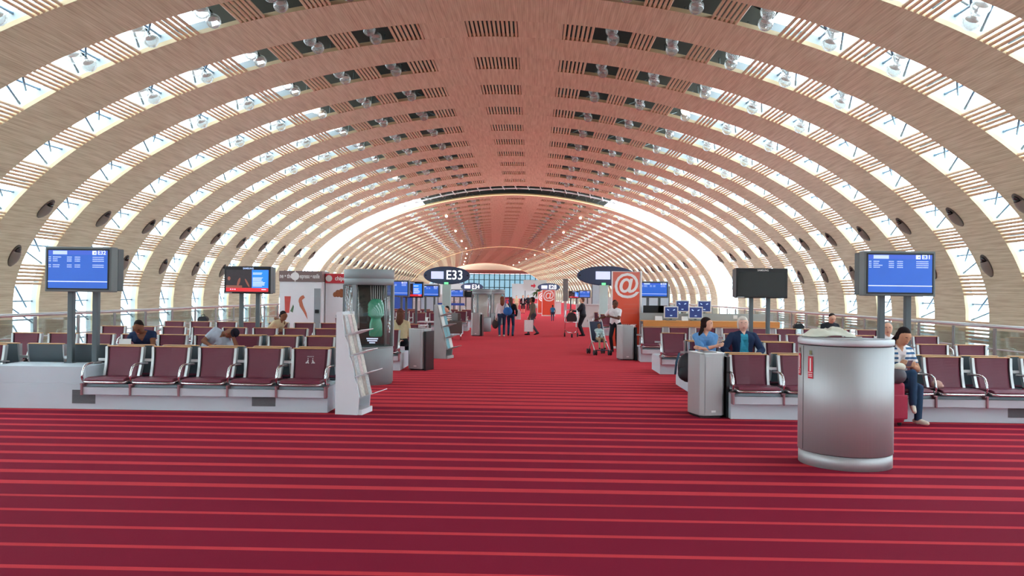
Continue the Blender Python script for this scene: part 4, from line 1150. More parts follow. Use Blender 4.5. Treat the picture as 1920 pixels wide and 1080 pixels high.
def make_monitor():
    t = empty('computer_monitor')
    Geo().box(-0.2, 0.2, -0.03, 0.04, 0.06, 0.4).build('casing', WHITE, t, 0.008)
    s = Geo().box(-0.172, 0.172, -0.034, -0.03, 0.088, 0.375).build('display', MNAVY, t)
    g = Geo()
    for x, z, a in ((-0.09, 0.3, 0.6), (0.08, 0.3, -0.4), (0.0, 0.14, 0.0)): g.box(-0.03, 0.03, -0.0365, -0.0345, -0.012, 0.012, 0, Matrix.Translation((x, 0, z)) @ Matrix.Rotation(a, 4, 'Y'))
    g.build('icons', SLIGHT, s)
    Geo().box(-0.03, 0.03, 0.0, 0.05, 0.015, 0.1).build('neck', GREYM, t)
    Geo().box(-0.13, 0.13, -0.09, 0.1, 0.0, 0.016).build('foot', GREYM, t)
    return t
MON = make_monitor(); KIDS[MON.name] = list(MON.children)
for c in MON.children: KIDS[c.name] = list(c.children)
for i, (px, dy, dz, lb) in enumerate(((1258, 0.35, 0, 'white framed monitor on the front of the oak desk, nearer the orange panel'), (1304, 0.35, 0, 'white framed monitor on the front of the oak desk, nearer the black television'),
                                      (1279, 1.0, 0.171, 'monitor on the rear shelf between the two front monitors'), (1320, 1.0, 0.171, 'monitor on the rear shelf, the one nearest the black television'))):
    o = MON if i == 0 else copy_tree(MON)
    o.location = (gx(px, yd + dy, 590), yd + dy, zd1 + dz + 0.0005); tag(o, lb, 'monitor', 'monitors on the oak desk')
for i, (px, dy, w) in enumerate(((1225, 1.05, 0.3), (1242, 1.05, 0.14))):
    o = Geo().box(-w, w, -0.05, 0.05, 0, 0.24).box(-w * .6, w * .6, 0.05, 0.14, 0.0, 0.18).build('black_equipment_box', BLACK, None, 0.01)
    o.location = (gx(px, yd + dy, 585), yd + dy, zd1 + 0.1715); tag(o, ('wide' if i == 0 else 'narrow') + ' black equipment box on the rear shelf of the oak desk', 'equipment box')
for i, (px, wd_, lb) in enumerate(((1235, 0.1, 'small white paper holder on the oak desk near the orange panel'), (1284, 0.09, 'small white paper holder on the oak desk between two monitors'))):
    o = Geo().prism([(-0.05, 0), (0.05, 0), (0.03, 0.12), (0.015, 0.12)], 'x', -wd_, wd_).build('paper_holder', PAPER); o.location = (gx(px, yd + .3, 600), yd + 0.3, zd1 + 0.0005); tag(o, lb, 'paper holder')
o = Geo().box(-0.06, 0.06, -0.012, 0, -0.05, 0.05).build('wall_socket', WHITE, None, 0.004); o.location = (gx(1379, yd + .6, 602), yd + 0.6295, zd1 + 0.11); tag(o, 'small white socket on the grey panel behind the oak desk', 'socket')

# ------------------------------------------------------------------ lounge tables, brown armchair, cup
TBL = mat('pale laminate', (212, 214, 212), 0.3, var=0.03); BRL = mat('dark brown leather', (70, 54, 48), 0.45, var=0.12)
for i, (px, y, py, w, d, lb) in enumerate(((780, 21.0, 609, 0.27, 0.26, 'small pale lounge table behind the steel bin near the teal leaflets'), (806, 23.6, 602.5, 0.34, 0.3, 'small pale lounge table with a white cup on it'))):
    zt_ = zof(py, px, y)
    t = empty('lounge_table', (gx(px, y, 605), y, 0), 0, lb, 'table', 'lounge tables')
    Geo().box(-w, w, -d, d, zt_ - 0.03, zt_).build('table_top', TBL, t, 0.008)
    Geo().tube([(0, 0, 0.02), (0, 0, zt_ - 0.03)], 0.035, 10).build('stem', POLE, t)
    Geo().lathe([(0.24, 0), (0.24, 0.012), (0.05, 0.025)], n=24).build('foot', POLE, t)
    if i == 1:
        o = Geo().lathe([(0.03, 0), (0.045, 0.12), (0.04, 0.12), (0.028, 0.008)], n=16).build('paper_cup', WHITE); o.location = (gx(800, y, 598), y, zt_ + 0.0005); tag(o, 'white paper cup standing on the farther lounge table', 'cup')
t = empty('brown_armchair', (gx(843, 27.2, 620), 27.2, 0), math.radians(-62), 'dark brown leather armchair with steel legs, occupied, at the aisle edge', 'armchair')
Geo().box(-0.3, 0.3, 0.18, 0.3, 0.26, 0.9).build('backrest', BRL, t, 0.03)
Geo().box(-0.3, 0.3, -0.32, 0.18, 0.26, 0.42).build('seat', BRL, t, 0.03)
for sx in (-1, 1): Geo().box(sx * 0.36 - 0.06, sx * 0.36 + 0.06, -0.32, 0.3, 0.22, 0.64).build('arm', BRL, t, 0.03)
for sx in (-1, 1):
    for yy in (-0.28, 0.26): Geo().tube([(sx * 0.36, yy, 0), (sx * 0.36, yy, 0.22)], 0.022, 8).build('leg', CHROME, t)

# ------------------------------------------------------------------ belts, barriers and gate furniture further down
BELT = mat('blue belt', (56, 92, 188), 0.5, var=0.05)
def barrier(xs, y, label, z=0.86):
    t = empty('belt_barrier', (xs[0], y, 0), 0, label, 'barrier', 'blue belt barriers')
    for i, x in enumerate(xs):
        u = x - xs[0]
        Geo().tube([(u, 0, 0.02), (u, 0, 0.95)], 0.03, 10).build('post', CHROME, t); Geo().lathe([(0.17, 0), (0.17, 0.015), (0.04, 0.035)], (u, 0), 18).build('foot', POLE, t)
    Geo().box(0.03, xs[-1] - xs[0] - 0.03, -0.004, 0.004, z - 0.06, z + 0.06).build('belt', BELT, t)
barrier([gx(p, 42.0, 572) for p in (820, 845, 872)], 42.0, 'blue belt barrier on steel posts beyond the brown armchair', 0.98)
barrier([gx(p, 44.5, 572) for p in (1105, 1133)], 44.5, 'blue belt barrier beyond the man with the trolley', 0.95)
barrier([gx(p, 52.0, 572) for p in (917, 931)], 52.0, 'short blue belt barrier between the far display columns', 0.98)
DOORG = mat('pale glass door', (190, 216, 222), 0.15, var=0.05); PBLUE = mat('blue poster', (52, 98, 190), 0.4, var=0.15)
for i, (px, y, w, h, m, lb) in enumerate(((755, 46, 0.55, 2.2, PBLUE, 'blue poster board standing far behind the lounge tables'), (805, 48, 0.5, 2.1, DOORG, 'pale glass screen standing far behind the lounge tables'),
                                          (1122, 46, 0.35, 2.2, DOORG, 'pale glass screen behind the man with the trolley'), (1225, 40, 0.75, 2.0, DOORG, 'pale glass screen below the small blue departure screen'))):
    t = empty('standing_board', (gx(px, y, 575), y, 0), 0, lb, 'board')
    Geo().box(-w, w, -0.02, 0.02, 0.06, h).build('panel', m, t); Geo().box(-w, w, -0.15, 0.15, 0, 0.059).build('foot', POLE, t)
    for sx in (-1, 1): Geo().box(sx * (w + 0.025) - 0.024, sx * (w + 0.025) + 0.024, -0.03, 0.03, 0, h + 0.03).build('upright', POLE, t)
t = empty('grey_totem', (gx(1060, 54, 570), 54, 0), 0, 'tall grey totem with pale lower pole near the distant orange panels', 'totem')
Geo().box(-0.17, 0.17, -0.08, 0.08, 1.1, 2.6).build('head', GREYM, t, 0.01); Geo().box(-0.09, 0.09, -0.05, 0.05, 0, 1.1).build('pole', ALU, t)
GATEW = mat('pale gate desk', (206, 208, 204), 0.5, var=0.04)
for i, (px, y, w, h, lb) in enumerate(((1110, 38.5, 0.75, 1.12, 'pale gate desk behind the man with the trolley'), (790, 50, 2.2, 1.1, 'long pale gate desk far behind the lounge tables'), (1035, 62, 0.7, 1.0, 'pale gate desk beneath the distant orange panels'))):
    t = empty('gate_desk', (gx(px, y, 580), y, 0), 0, lb, 'desk')
    Geo().box(-w, w, 0, 0.5, 0, h - 0.05).build('carcass', GATEW, t, 0.01); Geo().box(-w - 0.04, w + 0.04, -0.06, 0.55, h - 0.049, h).build('top', TBL, t, 0.006)
# hub: hanging white sign with a red arrow, potted palm
t = empty('hanging_sign', (gx(1003, 180, 540), 180, 0), 0, 'white hanging sign with a small red arrow at the far end', 'sign')
Geo().box(-2.6, 2.6, -0.1, 0.1, 2.2, 4.6).build('board', PALE, t); Geo().prism([(-0.9, 3.5), (-0.3, 3.5), (-0.3, 3.9), (0.2, 3.3), (-0.3, 2.7), (-0.3, 3.1), (-0.9, 3.1)], 'y', -0.13, -0.101).build('arrow', RED, t)
for sx in (-2.2, 2.2): Geo().box(sx - 0.08, sx + 0.08, -0.08, 0.08, 0, 2.2).build('post', POLE, t)
PALM = mat('palm green', (58, 96, 52), 0.55, var=0.25, scale=6)
t = empty('potted_palm', (gx(1009, 88, 560), 88, 0), 0, 'green potted palm in the middle distance under the E28 gate sign', 'plant')
Geo().lathe([(0.3, 0), (0.38, 0.5), (0.34, 0.5), (0.3, 0.44)], n=20).build('pot', GATEW, t); Geo().tube([(0, 0, 0.44), (0.03, 0, 1.75)], 0.06, 8).build('stem', BROWN, t)
g = Geo(); rr = random.Random(5)
for k in range(26):
    a = 2 * PI * k / 26 + rr.random(); L_ = rr.uniform(0.7, 1.1); up = rr.uniform(0.1, 1.2)
    p = [Vector((0.03, 0, 1.7)) + Vector((math.cos(a) * L_ * q, math.sin(a) * L_ * q, up * q * 1.2 - 0.9 * q * q * L_)) for q in (0, .25, .5, .75, 1)]
    sd_ = Vector((-math.sin(a), math.cos(a), 0))
    o = len(g.v)
    for q, pp in zip((0.02, .1, .12, .09, .01), p): g.v += [pp - sd_ * q, pp + sd_ * q - Vector((0, 0, 0.02)) * 0]
    for q in range(4): g.f.append((o + 2 * q, o + 2 * q + 1, o + 2 * q + 3, o + 2 * q + 2)); g.mi.append(0); g.sm.append(False)
g.build('fronds', PALM, t)

# ------------------------------------------------------------------ luggage trolley with bag
bagD = mat('dark brown bag', (44, 34, 34), 0.6, var=0.15); tyre = mat('black rubber', (26, 26, 28), 0.7)
yt = 29.8; xt = gx(1071, yt, 620)
t = empty('luggage_trolley', (xt, yt, 0), 0, 'steel luggage trolley carrying a dark bag, pushed by the man in the suit', 'trolley')
Geo().tube([(-0.24, 0.05, 0.08), (-0.22, 0.1, 0.95), (-0.2, 0.18, 1.0), (0.2, 0.18, 1.0), (0.22, 0.1, 0.95), (0.24, 0.05, 0.08)], 0.018, 8).build('frame', CHROME, t)
Geo().tube([(-0.22, 0.1, 0.22), (-0.1, -0.5, 0.18), (0.1, -0.5, 0.18), (0.22, 0.1, 0.22)], 0.016, 8).tube([(-0.23, 0.06, 0.55), (-0.2, -0.3, 0.55), (0.2, -0.3, 0.55), (0.23, 0.06, 0.55)], 0.014, 8).tube([(-0.2, -0.28, 0.55), (-0.2, 0.05, 0.55)], 0.01, 6).tube([(0.05, -0.28, 0.55), (0.05, 0.05, 0.55)], 0.01, 6).tube([(-0.07, -0.28, 0.55), (-0.07, 0.05, 0.55)], 0.01, 6).build('basket', CHROME, t)
for x, yy in ((-0.24, 0.05), (0.24, 0.05), (0.0, -0.5)): Geo().tube([(x - 0.025, yy, 0.07), (x + 0.025, yy, 0.07)], 0.07, 16).build('wheel', tyre, t)
g = Geo().prism([(-0.17, 0.575), (0.17, 0.575), (0.2, 0.66), (0.14, 0.86), (0.02, 0.92), (-0.12, 0.88), (-0.2, 0.72)], 'y', -0.24, 0.02); g.tube([(-0.08, -0.1, 0.9), (-0.06, -0.1, 1.0), (0.06, -0.1, 1.0), (0.08, -0.1, 0.9)], 0.012, 6)
o = g.build('carry_bag', bagD, None, 0.03); o.location = (xt, yt, 0.0); tag(o, 'dark brown bag resting in the basket of the luggage trolley', 'bag')

# ------------------------------------------------------------------ stroller
ys_ = 21.3; xs_ = gx(1123, ys_, 650)
NAVB = mat('navy fabric', (40, 48, 70), 0.7, var=0.12)
t = empty('stroller', (xs_, ys_, 0), math.radians(12), 'small dark folding stroller with a toddler, beside the orange panel', 'stroller')
for sx in (-1, 1):
    Geo().tube([(sx * 0.2, -0.32, 0.08), (sx * 0.19, 0.1, 0.42), (sx * 0.18, 0.36, 0.86), (sx * 0.18, 0.46, 0.92), (sx * 0.18, 0.52, 0.86)], 0.013, 8).build('side_tube', ALU, t)
    Geo().tube([(sx * 0.2, 0.3, 0.08), (sx * 0.19, 0.02, 0.36), (sx * 0.17, -0.14, 0.34)], 0.012, 8).build('rear_tube', ALU, t)
    for yy in (-0.32, 0.3):
        for q in (-0.03, 0.03): Geo().tube([(sx * 0.2 + q - 0.012, yy, 0.07), (sx * 0.2 + q + 0.012, yy, 0.07)], 0.07, 14).build('wheel', tyre, t)
Geo().box(-0.17, 0.17, -0.16, 0.12, 0.33, 0.36).build('seat', NAVB, t, 0.01)
Geo().box(-0.17, 0.17, 0.0, 0.02, 0.0, 0.55, 0, Matrix.Translation((0, 0.1, 0.36)) @ Matrix.Rotation(math.radians(-24), 4, 'X')).build('backrest', NAVB, t, 0.008)
Geo().box(-0.15, 0.15, -0.34, -0.26, 0.12, 0.14).build('footrest', NAVB, t, 0.006)

# ------------------------------------------------------------------ luggage near the seats
SUIT = mat('raspberry nylon', (168, 32, 66), 0.55, var=0.1, scale=30)
xq = gx(1679, 10.05, 790)
t = empty('suitcase', (xq, 10.12, 0), math.radians(8), 'raspberry red trolley suitcase standing beside the woman in striped cardigan', 'suitcase')
Geo().box(-0.15, 0.09, -0.12, 0.12, 0.05, 0.55).build('body', SUIT, t, 0.04)
Geo().box(-0.13, 0.1, -0.15, -0.121, 0.1, 0.4).build('front_pocket', SUIT, t, 0.02)
for sx in (-0.11, 0.08): Geo().tube([(sx - 0.012, 0, 0.03), (sx + 0.012, 0, 0.03)], 0.03, 12).build('wheel', tyre, t)
Geo().tube([(-0.09, 0.06, 0.55), (-0.09, 0.06, 0.62), (0.06, 0.06, 0.62), (0.06, 0.06, 0.55)], 0.01, 6).build('handle', GREYD, t)
GB = mat('grey bag fabric', (88, 84, 90), 0.7, var=0.15); 
g = Geo().ell((0, 0, 0.09), (0.1, 0.12, 0.1), n=16, k=10); g.ell((0.02, -0.02, 0.2), (0.07, 0.06, 0.05), n=12, k=8, m=1)
o = g.build('handbag', [GB, CREAMC]); o.location = (xq - 0.0, 10.02, 0.545); tag(o, 'small grey bag with pale top resting on the red suitcase', 'bag')
BP = mat('black nylon', (26, 30, 36), 0.6, var=0.2); BPB = mat('petrol trim', (36, 84, 104), 0.6)
xb_ = gx(1287, 13.2, 690)
t = empty('backpack', (xb_, 13.12, 0.36), math.radians(-20), 'black backpack with petrol trim hanging on the seat end by the woman in blue', 'backpack')
Geo().ell((0, 0, 0.06), (0.16, 0.13, 0.24), n=20, k=12).build('body', BP, t)
Geo().ell((-0.02, -0.1, -0.03), (0.12, 0.06, 0.12), n=16, k=10).build('front_pocket', BP, t)
Geo().tube([(-0.12, -0.08, 0.3), (-0.16, -0.12, 0.15), (-0.18, -0.1, -0.05)], 0.018, 8).build('trim', BPB, t)
Geo().tube([(0.02, 0.1, 0.34), (0.1, 0.2, 0.3), (0.12, 0.2, 0.1), (0.08, 0.12, -0.1)], 0.02, 8).build('strap', BP, t)
o = Geo().ell((0, 0, 0.05), (0.075, 0.05, 0.055), n=14, k=8).ell((0.05, 0.01, 0.03), (0.045, 0.04, 0.03), n=12, k=7).build('crumpled_tissue', mat('pinkish tissue', (206, 166, 150), 0.8)); o.location = (gx(1757, 10.5, 728), 10.52, 0.43); tag(o, 'pinkish crumpled tissue lying on a seat beside the woman in striped cardigan', 'tissue')
for px, y, lb in ((1497, 19.9, 'black bag on the seat back row behind the steel cabinet'), (381, 19.9, 'dark bag on a seat back behind the sleeping man')):
    o = Geo().prism([(-0.11, 0), (0.11, 0), (0.12, 0.07), (0.07, 0.13), (-0.08, 0.12), (-0.12, 0.05)], 'y', -0.07, 0.07).tube([(-0.05, 0, 0.12), (-0.03, 0, 0.17), (0.03, 0, 0.17), (0.05, 0, 0.12)], 0.01, 6).build('travel_bag', BP, None, 0.02); o.location = (gx(px, y, 608), y, 0.815 if y < 10 else 0.8); tag(o, lb, 'bag')

# ------------------------------------------------------------------ people
SKINS = {'fair': (226, 178, 150), 'pale': (232, 190, 168), 'olive': (204, 154, 122), 'brown': (132, 90, 68), 'dark': (106, 74, 60)}
def stripes(name, a, b, pitch, duty=0.5):
    m = bpy.data.materials.new(name); m.use_nodes = True; nt = m.node_tree; bs = nt.nodes['Principled BSDF']; bs.inputs['Roughness'].default_value = 0.85
    tc = nt.nodes.new('ShaderNodeTexCoord'); sp = nt.nodes.new('ShaderNodeSeparateXYZ'); nt.links.new(tc.outputs['Object'], sp.inputs[0])
    d = nt.nodes.new('ShaderNodeMath'); d.operation = 'DIVIDE'; nt.links.new(sp.outputs[2], d.inputs[0]); d.inputs[1].default_value = pitch
    f = nt.nodes.new('ShaderNodeMath'); f.operation = 'FRACT'; nt.links.new(d.outputs[0], f.inputs[0])
    l = nt.nodes.new('ShaderNodeMath'); l.operation = 'LESS_THAN'; nt.links.new(f.outputs[0], l.inputs[0]); l.inputs[1].default_value = duty
    x = nt.nodes.new('ShaderNodeMix'); x.data_type = 'RGBA'; x.inputs[6].default_value = rgb(a); x.inputs[7].default_value = rgb(b)
    nt.links.new(l.outputs[0], x.inputs[0]); nt.links.new(x.outputs[2], bs.inputs['Base Color'])
    return m
def cloth(name, c, var=0.12): return mat(name, c, 0.85, var=var, scale=18, spec=0.2)
def ik(A, T, l1, l2, hint):
    """middle joint of a two-bone limb from A to T, bending towards hint"""
    A, T = Vector(A), Vector(T); d = T - A; L = min(d.length, (l1 + l2) * 0.999); dn = d.normalized()
    T = A + dn * L; a = (l1 * l1 - l2 * l2 + L * L) / (2 * L); h = math.sqrt(max(1e-6, l1 * l1 - a * a))
    hv = Vector(hint); hv = hv - dn * hv.dot(dn)
    if hv.length < 1e-4: hv = Vector((0, 1, 0)) - dn * dn.y
    return A + dn * a + hv.normalized() * h, T
def person(label, loc, rz, S=0.88, pelvis=(0, 0, 0.95), lean=(4, 0, 0), head=(0, 0, 0), hands=None, elbows=None, feet=None, knees=None, curl=0.9,
           skin='fair', top=None, bottom=None, shoes=None, extra=None, patch=None, sleeve='short', legs='long', hair=None, hstyle='short', bulk=1.0, vox=0.012,
           group=None, palm=None, eyes=True, neckline=0.0, build=1.0, beard=False, lips=(176, 96, 88), hips=1.0, handlen=1.0):
    P_ = Vector(pelvis); fx, sx, tw = (math.radians(v) for v in lean)
    T = Matrix.Rotation(tw, 3, 'Z') @ Matrix.Rotation(sx, 3, 'Y') @ Matrix.Rotation(fx, 3, 'X')      # + fx leans forwards (-y), + sx leans to +x
    def t(x, y, z): return P_ + T @ Vector((x * S, y * S, z * S))
    B = []                                    # capsules: a, b, ra, rb, material index
    def cap(a, b, ra, rb, m): B.append((Vector(a), Vector(b), ra * S, rb * S, m))
    SK, TP, BT, SH, EX = 0, 1, 2, 3, 4
    k = bulk
    cap(t(-0.085 * hips, 0.01, 0.0), t(0.085 * hips, 0.01, 0.0), 0.112 * k, 0.112 * k, BT)
    cap(t(-0.07, 0, 0.12), t(0.07, 0, 0.12), 0.103 * k, 0.103 * k, TP)
    cap(t(-0.06, 0, 0.22), t(0.06, 0, 0.22), 0.1 * k, 0.1 * k, TP)
    for q in (-1, 1):
        cap(t(q * 0.075, 0.005, 0.02), t(q * 0.062, 0, 0.2), 0.108 * k, 0.1 * k, TP)
        cap(t(q * 0.062, 0, 0.2), t(q * 0.085 * build, -0.005, 0.36), 0.1 * k, 0.108 * k, TP)
        cap(t(q * 0.085 * build, -0.005, 0.36), t(q * 0.1 * build, 0.01, 0.44), 0.108 * k, 0.07, TP)
        cap(t(q * 0.03, 0.015, 0.485), t(q * 0.165 * build, 0.015, 0.43), 0.056, 0.062, TP)
    cap(t(-0.05, 0, 0.4), t(0.05, 0, 0.4), 0.1 * k, 0.1 * k, TP)
    Nk = t(0, 0.01, 0.49)
    hp, hy, hr = (math.radians(v) for v in head)
    H = Matrix.Rotation(hy, 3, 'Z') @ Matrix.Rotation(hr, 3, 'Y') @ Matrix.Rotation(hp, 3, 'X')
    up = (T @ Vector((0, 0, 1)) * 0.5 + H @ Vector((0, 0, 1)) * 0.5).normalized()
    Hc = Nk + up * 0.055 * S + H @ Vector((0, -0.022, 0.105)) * S
    def h(x, y, z): return Hc + H @ Vector((x * S, y * S, z * S))
    cap(Nk - up * 0.02 * S, Nk + up * 0.1 * S, 0.057, 0.052, SK)
    geo = Geo()
    def hell(c, r, m=SK):
        geo.ell(h(*c), tuple(q * S for q in r), H, 16, 10); B.append((h(*c), h(*c), min(r) * S, min(r) * S, m))
    hell((0, 0.012, 0.03), (0.076, 0.096, 0.098)); hell((0, -0.03, -0.035), (0.06, 0.066, 0.078)); hell((0, -0.055, -0.088), (0.03, 0.03, 0.026))
    B.append((h(0, -0.02, 0.02), h(0, -0.02, -0.04), 0.088 * S, 0.08 * S, SK))
    for q in (-1, 1):
        hell((q * 0.075, 0.012, -0.005), (0.012, 0.022, 0.032)); hell((q * 0.036, -0.066, -0.022), (0.024, 0.022, 0.022))
    hell((0, -0.098, -0.02), (0.013, 0.02, 0.016)); hell((0, -0.09, 0.0), (0.009, 0.014, 0.028)); hell((0, -0.073, 0.038), (0.05, 0.022, 0.018))
    hell((0, -0.088, -0.055), (0.022, 0.014, 0.011))
    # arms
    UA, FA = 0.285 * S, 0.25 * S
    hands = hands or {}
    for q, key in ((1, 'L'), (-1, 'R')):
        sh = t(q * 0.172 * build, 0.015, 0.425)
        tgt = hands.get(key, None)
        tgt = Vector(tgt) if tgt else t(q * 0.24, -0.03, -0.04)
        el, wr = ik(sh, tgt, UA, FA, (elbows or {}).get(key, (q * 0.5, 0.8, -0.2)))
        cap(sh, el, 0.055, 0.043, SK); cap(el, wr, 0.042, 0.027, SK)
        if sleeve == 'short': m_ = sh.lerp(el, 0.6); cap(sh, m_, 0.064 * k, 0.058 * k, TP)
        elif sleeve == 'three': cap(sh, el, 0.063 * k, 0.053, TP); cap(el, el.lerp(wr, 0.35), 0.053, 0.048, TP)
        elif sleeve == 'long': cap(sh, el, 0.066 * k, 0.056 * k, TP); cap(el, el.lerp(wr, 0.95), 0.056 * k, 0.04, TP)
        elif sleeve == 'cap': cap(sh, sh.lerp(el, 0.22), 0.066, 0.062, TP)
        d = (wr - el).normalized(); pn = Vector((palm or {}).get(key, (-q, 0.2, -0.3))); pn = (pn - d * pn.dot(d)).normalized(); lt = d.cross(pn)
        if lt.x * q > 0 and abs(lt.x) > 0.2: pass
        fr = max(0.0085 * S, vox * 0.85)
        for o_ in (-0.022, 0.0, 0.022): B.append((wr + d * 0.012 * S + lt * o_ * 0.7 * S, wr + d * 0.085 * S + lt * o_ * S, 0.017 * S, 0.014 * S, SK))
        for i_, L_ in enumerate((0.058, 0.076, 0.082, 0.072)):
            b0 = wr + d * 0.088 * S + lt * (-0.03 + 0.02 * i_) * S; c1 = curl * 0.55; c2 = curl * 1.25
            p1 = b0 + (d * math.cos(c1) + pn * math.sin(c1)) * L_ * 0.5 * S; p2 = p1 + (d * math.cos(c2) + pn * math.sin(c2)) * L_ * 0.5 * S
            B.append((b0, p1, fr, fr * 0.95, SK)); B.append((p1, p2, fr * 0.95, fr * 0.8, SK))
        tb = wr + d * 0.03 * S + lt * 0.03 * S; t1 = tb + (d * 0.6 + lt * 0.75 + pn * 0.3).normalized() * 0.035 * S; t2 = t1 + (d * 0.9 + lt * 0.25 + pn * 0.45).normalized() * 0.03 * S
        B.append((tb, t1, fr * 1.15, fr * 1.05, SK)); B.append((t1, t2, fr * 1.05, fr * 0.85, SK))
    # legs
    TH, SN = 0.43 * S, 0.42 * S
    feet = feet or {'L': (0.09 * S, 0.02, 0.075 * S), 'R': (-0.09 * S, 0.02, 0.075 * S)}
    for q, key in ((1, 'L'), (-1, 'R')):
        hip = t(q * 0.088 * hips, 0.0, -0.03)
        f = feet[key]; kn, an = ik(hip, f[:3], TH, SN, (knees or {}).get(key, (q * 0.08, -1, 0)))
        lm = BT if legs != 'bare' else SK
        cap(hip, kn, 0.088 * k, 0.06 * k, BT); 
        if legs == 'long': cap(kn, an, 0.06 * k, 0.05, BT)
        elif legs == 'knee': cap(hip, kn, 0.1, 0.09, BT); cap(kn, an, 0.052, 0.036, SK)
        else: cap(kn, an, 0.052, 0.036, SK)
        fd = Vector(f[3]) if len(f) > 3 else Vector((q * 0.12, -1, 0)); fd.normalize()
        dn_ = Vector((0, 0, -1)) if abs(fd.z) < 0.35 else (Vector((0, 0, -1)) - fd * -fd.z).normalized()
        sole = an + dn_ * 0.042 * S
        cap(sole - fd * 0.05 * S, sole + fd * 0.08 * S, 0.036, 0.036, SH); cap(sole + fd * 0.06 * S, sole + fd * 0.155 * S + dn_ * 0.006 * S, 0.038, 0.028, SH); cap(an, sole, 0.042, 0.04, SH)
    for a, b, ra, rb, m in B:
        if (a - b).length < 1e-5: continue
        dd = (b - a).normalized(); n_ = 5
        geo.tube([a - dd * ra * math.sin(PI / 2 * j / n_) for j in range(n_, 0, -1)] + [a, b] + [b + dd * rb * math.sin(PI / 2 * j / n_) for j in range(1, n_ + 1)],
                 [max(1e-4, ra * math.cos(PI / 2 * j / n_)) for j in range(n_, 0, -1)] + [ra, rb] + [max(1e-4, rb * math.cos(PI / 2 * j / n_)) for j in range(1, n_ + 1)], 12)
    skm = cloth('skin ' + skin, SKINS[skin], 0.05); shm = shoes or cloth('black shoes', (30, 30, 32))
    root = empty('person', loc, rz, label, 'person', group)
    tmp = geo.build('tmp', skm)
    r = tmp.modifiers.new('r', 'REMESH'); r.mode = 'VOXEL'; r.voxel_size = vox
    s_ = tmp.modifiers.new('s', 'SMOOTH'); s_.factor = 0.5; s_.iterations = 3
    bpy.context.view_layer.update()
    me = bpy.data.meshes.new_from_object(tmp.evaluated_get(bpy.context.evaluated_depsgraph_get()))
    old = tmp.data; bpy.data.objects.remove(tmp); bpy.data.meshes.remove(old)
    me.materials.clear()
    for m in (skm, top, bottom, shm, extra or top): me.materials.append(m)
    n = len(me.polygons); co = np.empty(n * 3); me.polygons.foreach_get('center', co); co = co.reshape(n, 3)
    no = np.empty(n * 3); me.polygons.foreach_get('normal', no); no = no.reshape(n, 3)
    best = np.full(n, 1e9); mi = np.zeros(n, dtype=np.int32)
    for a, b, ra, rb, m in B:
        A, d = np.array(a), np.array(b - a); L2 = max(float(d @ d), 1e-9)
        u = np.clip((co - A) @ d / L2, 0, 1); ds = np.linalg.norm(co - A - u[:, None] * d, axis=1) - (ra + (rb - ra) * u)
        w = ds < best; best[w] = ds[w]; mi[w] = m
    loc_ = (co - np.array(P_)) @ np.array(T) / S; ln = no @ np.array(T)
    if neckline > 0:
        w = (mi == 1) & (ln[:, 1] < 0) & (loc_[:, 2] > 0.5 - neckline + np.abs(loc_[:, 0]) * 1.4); mi[w] = 0
    if patch: 
        w = (mi == 1) & patch(loc_, ln); mi[w] = 4
    me.polygons.foreach_set('material_index', mi); me.polygons.foreach_set('use_smooth', np.ones(n, dtype=bool)); me.update()
    body = bpy.data.objects.new('body', me); COL.objects.link(body); body.parent = root
    # hair, brows, eyes, mouth
    if hair is not None:
        hm = cloth('hair %d %d %d' % hair, hair, 0.25); g = Geo(); e = lambda c, rr_, R=H: g.ell(h(*c), tuple(v * S for v in rr_), R, 18, 11)
        if hstyle == 'short': e((0, 0.03, 0.06), (0.081, 0.092, 0.082)); e((0, 0.055, 0.0), (0.078, 0.062, 0.07))
        elif hstyle == 'crop': e((0, 0.028, 0.05), (0.078, 0.09, 0.086)); e((0, 0.05, 0.0), (0.074, 0.06, 0.06))
        elif hstyle == 'bob': e((0, 0.032, 0.055), (0.092, 0.098, 0.09)); e((0, 0.06, -0.02), (0.09, 0.065, 0.09)); [e((q * 0.078, 0.015, -0.01), (0.024, 0.055, 0.078)) for q in (-1, 1)]; e((0, -0.045, 0.095), (0.062, 0.04, 0.035))
        elif hstyle in ('long', 'tied'):
            e((0, 0.022, 0.058), (0.083, 0.098, 0.084)); e((0, 0.055, 0.0), (0.08, 0.064, 0.09)); [e((q * 0.068, 0.012, 0.012), (0.02, 0.042, 0.07)) for q in (-1, 1)]
            if hstyle == 'long':
                a = h(0, 0.07, -0.05); g.tube([h(0, 0.05, 0.02), a, t(0, 0.11, 0.46), t(0, 0.12, 0.38)], [0.07 * S, 0.088 * S, 0.09 * S, 0.03 * S], 12)
            else:
                sd = -1; g.tube([h(sd * 0.03, 0.08, -0.02), h(sd * 0.07, 0.07, -0.1), t(sd * 0.11, -0.02, 0.47), t(sd * 0.12, -0.075, 0.36)], [0.03 * S, 0.036 * S, 0.034 * S, 0.012 * S], 10)
        elif hstyle == 'cap':
            g.ell(h(0, 0.01, 0.06), (0.086 * S, 0.104 * S, 0.078 * S), H, 18, 11)
            g.prism([(0.075 * math.cos(PI * j / 12), -0.09 - 0.085 * math.sin(PI * j / 12)) for j in range(13)], 'z', 0.05, 0.056) if False else None
            o_ = len(g.v)
            for z_ in (0.062, 0.07): g.v += [tuple(h(0.074 * math.cos(PI * j / 12), -0.07 - 0.085 * math.sin(PI * j / 12), z_ - 0.02 * math.sin(PI * j / 12))) for j in range(13)]
            for j in range(12): g.f += [(o_ + j, o_ + j + 1, o_ + 14 + j, o_ + 13 + j)]; g.mi.append(0); g.sm.append(False)
            g.f += [tuple(range(o_, o_ + 13)), tuple(range(o_ + 13, o_ + 26))[::-1]]; g.mi += [0, 0]; g.sm += [False, False]
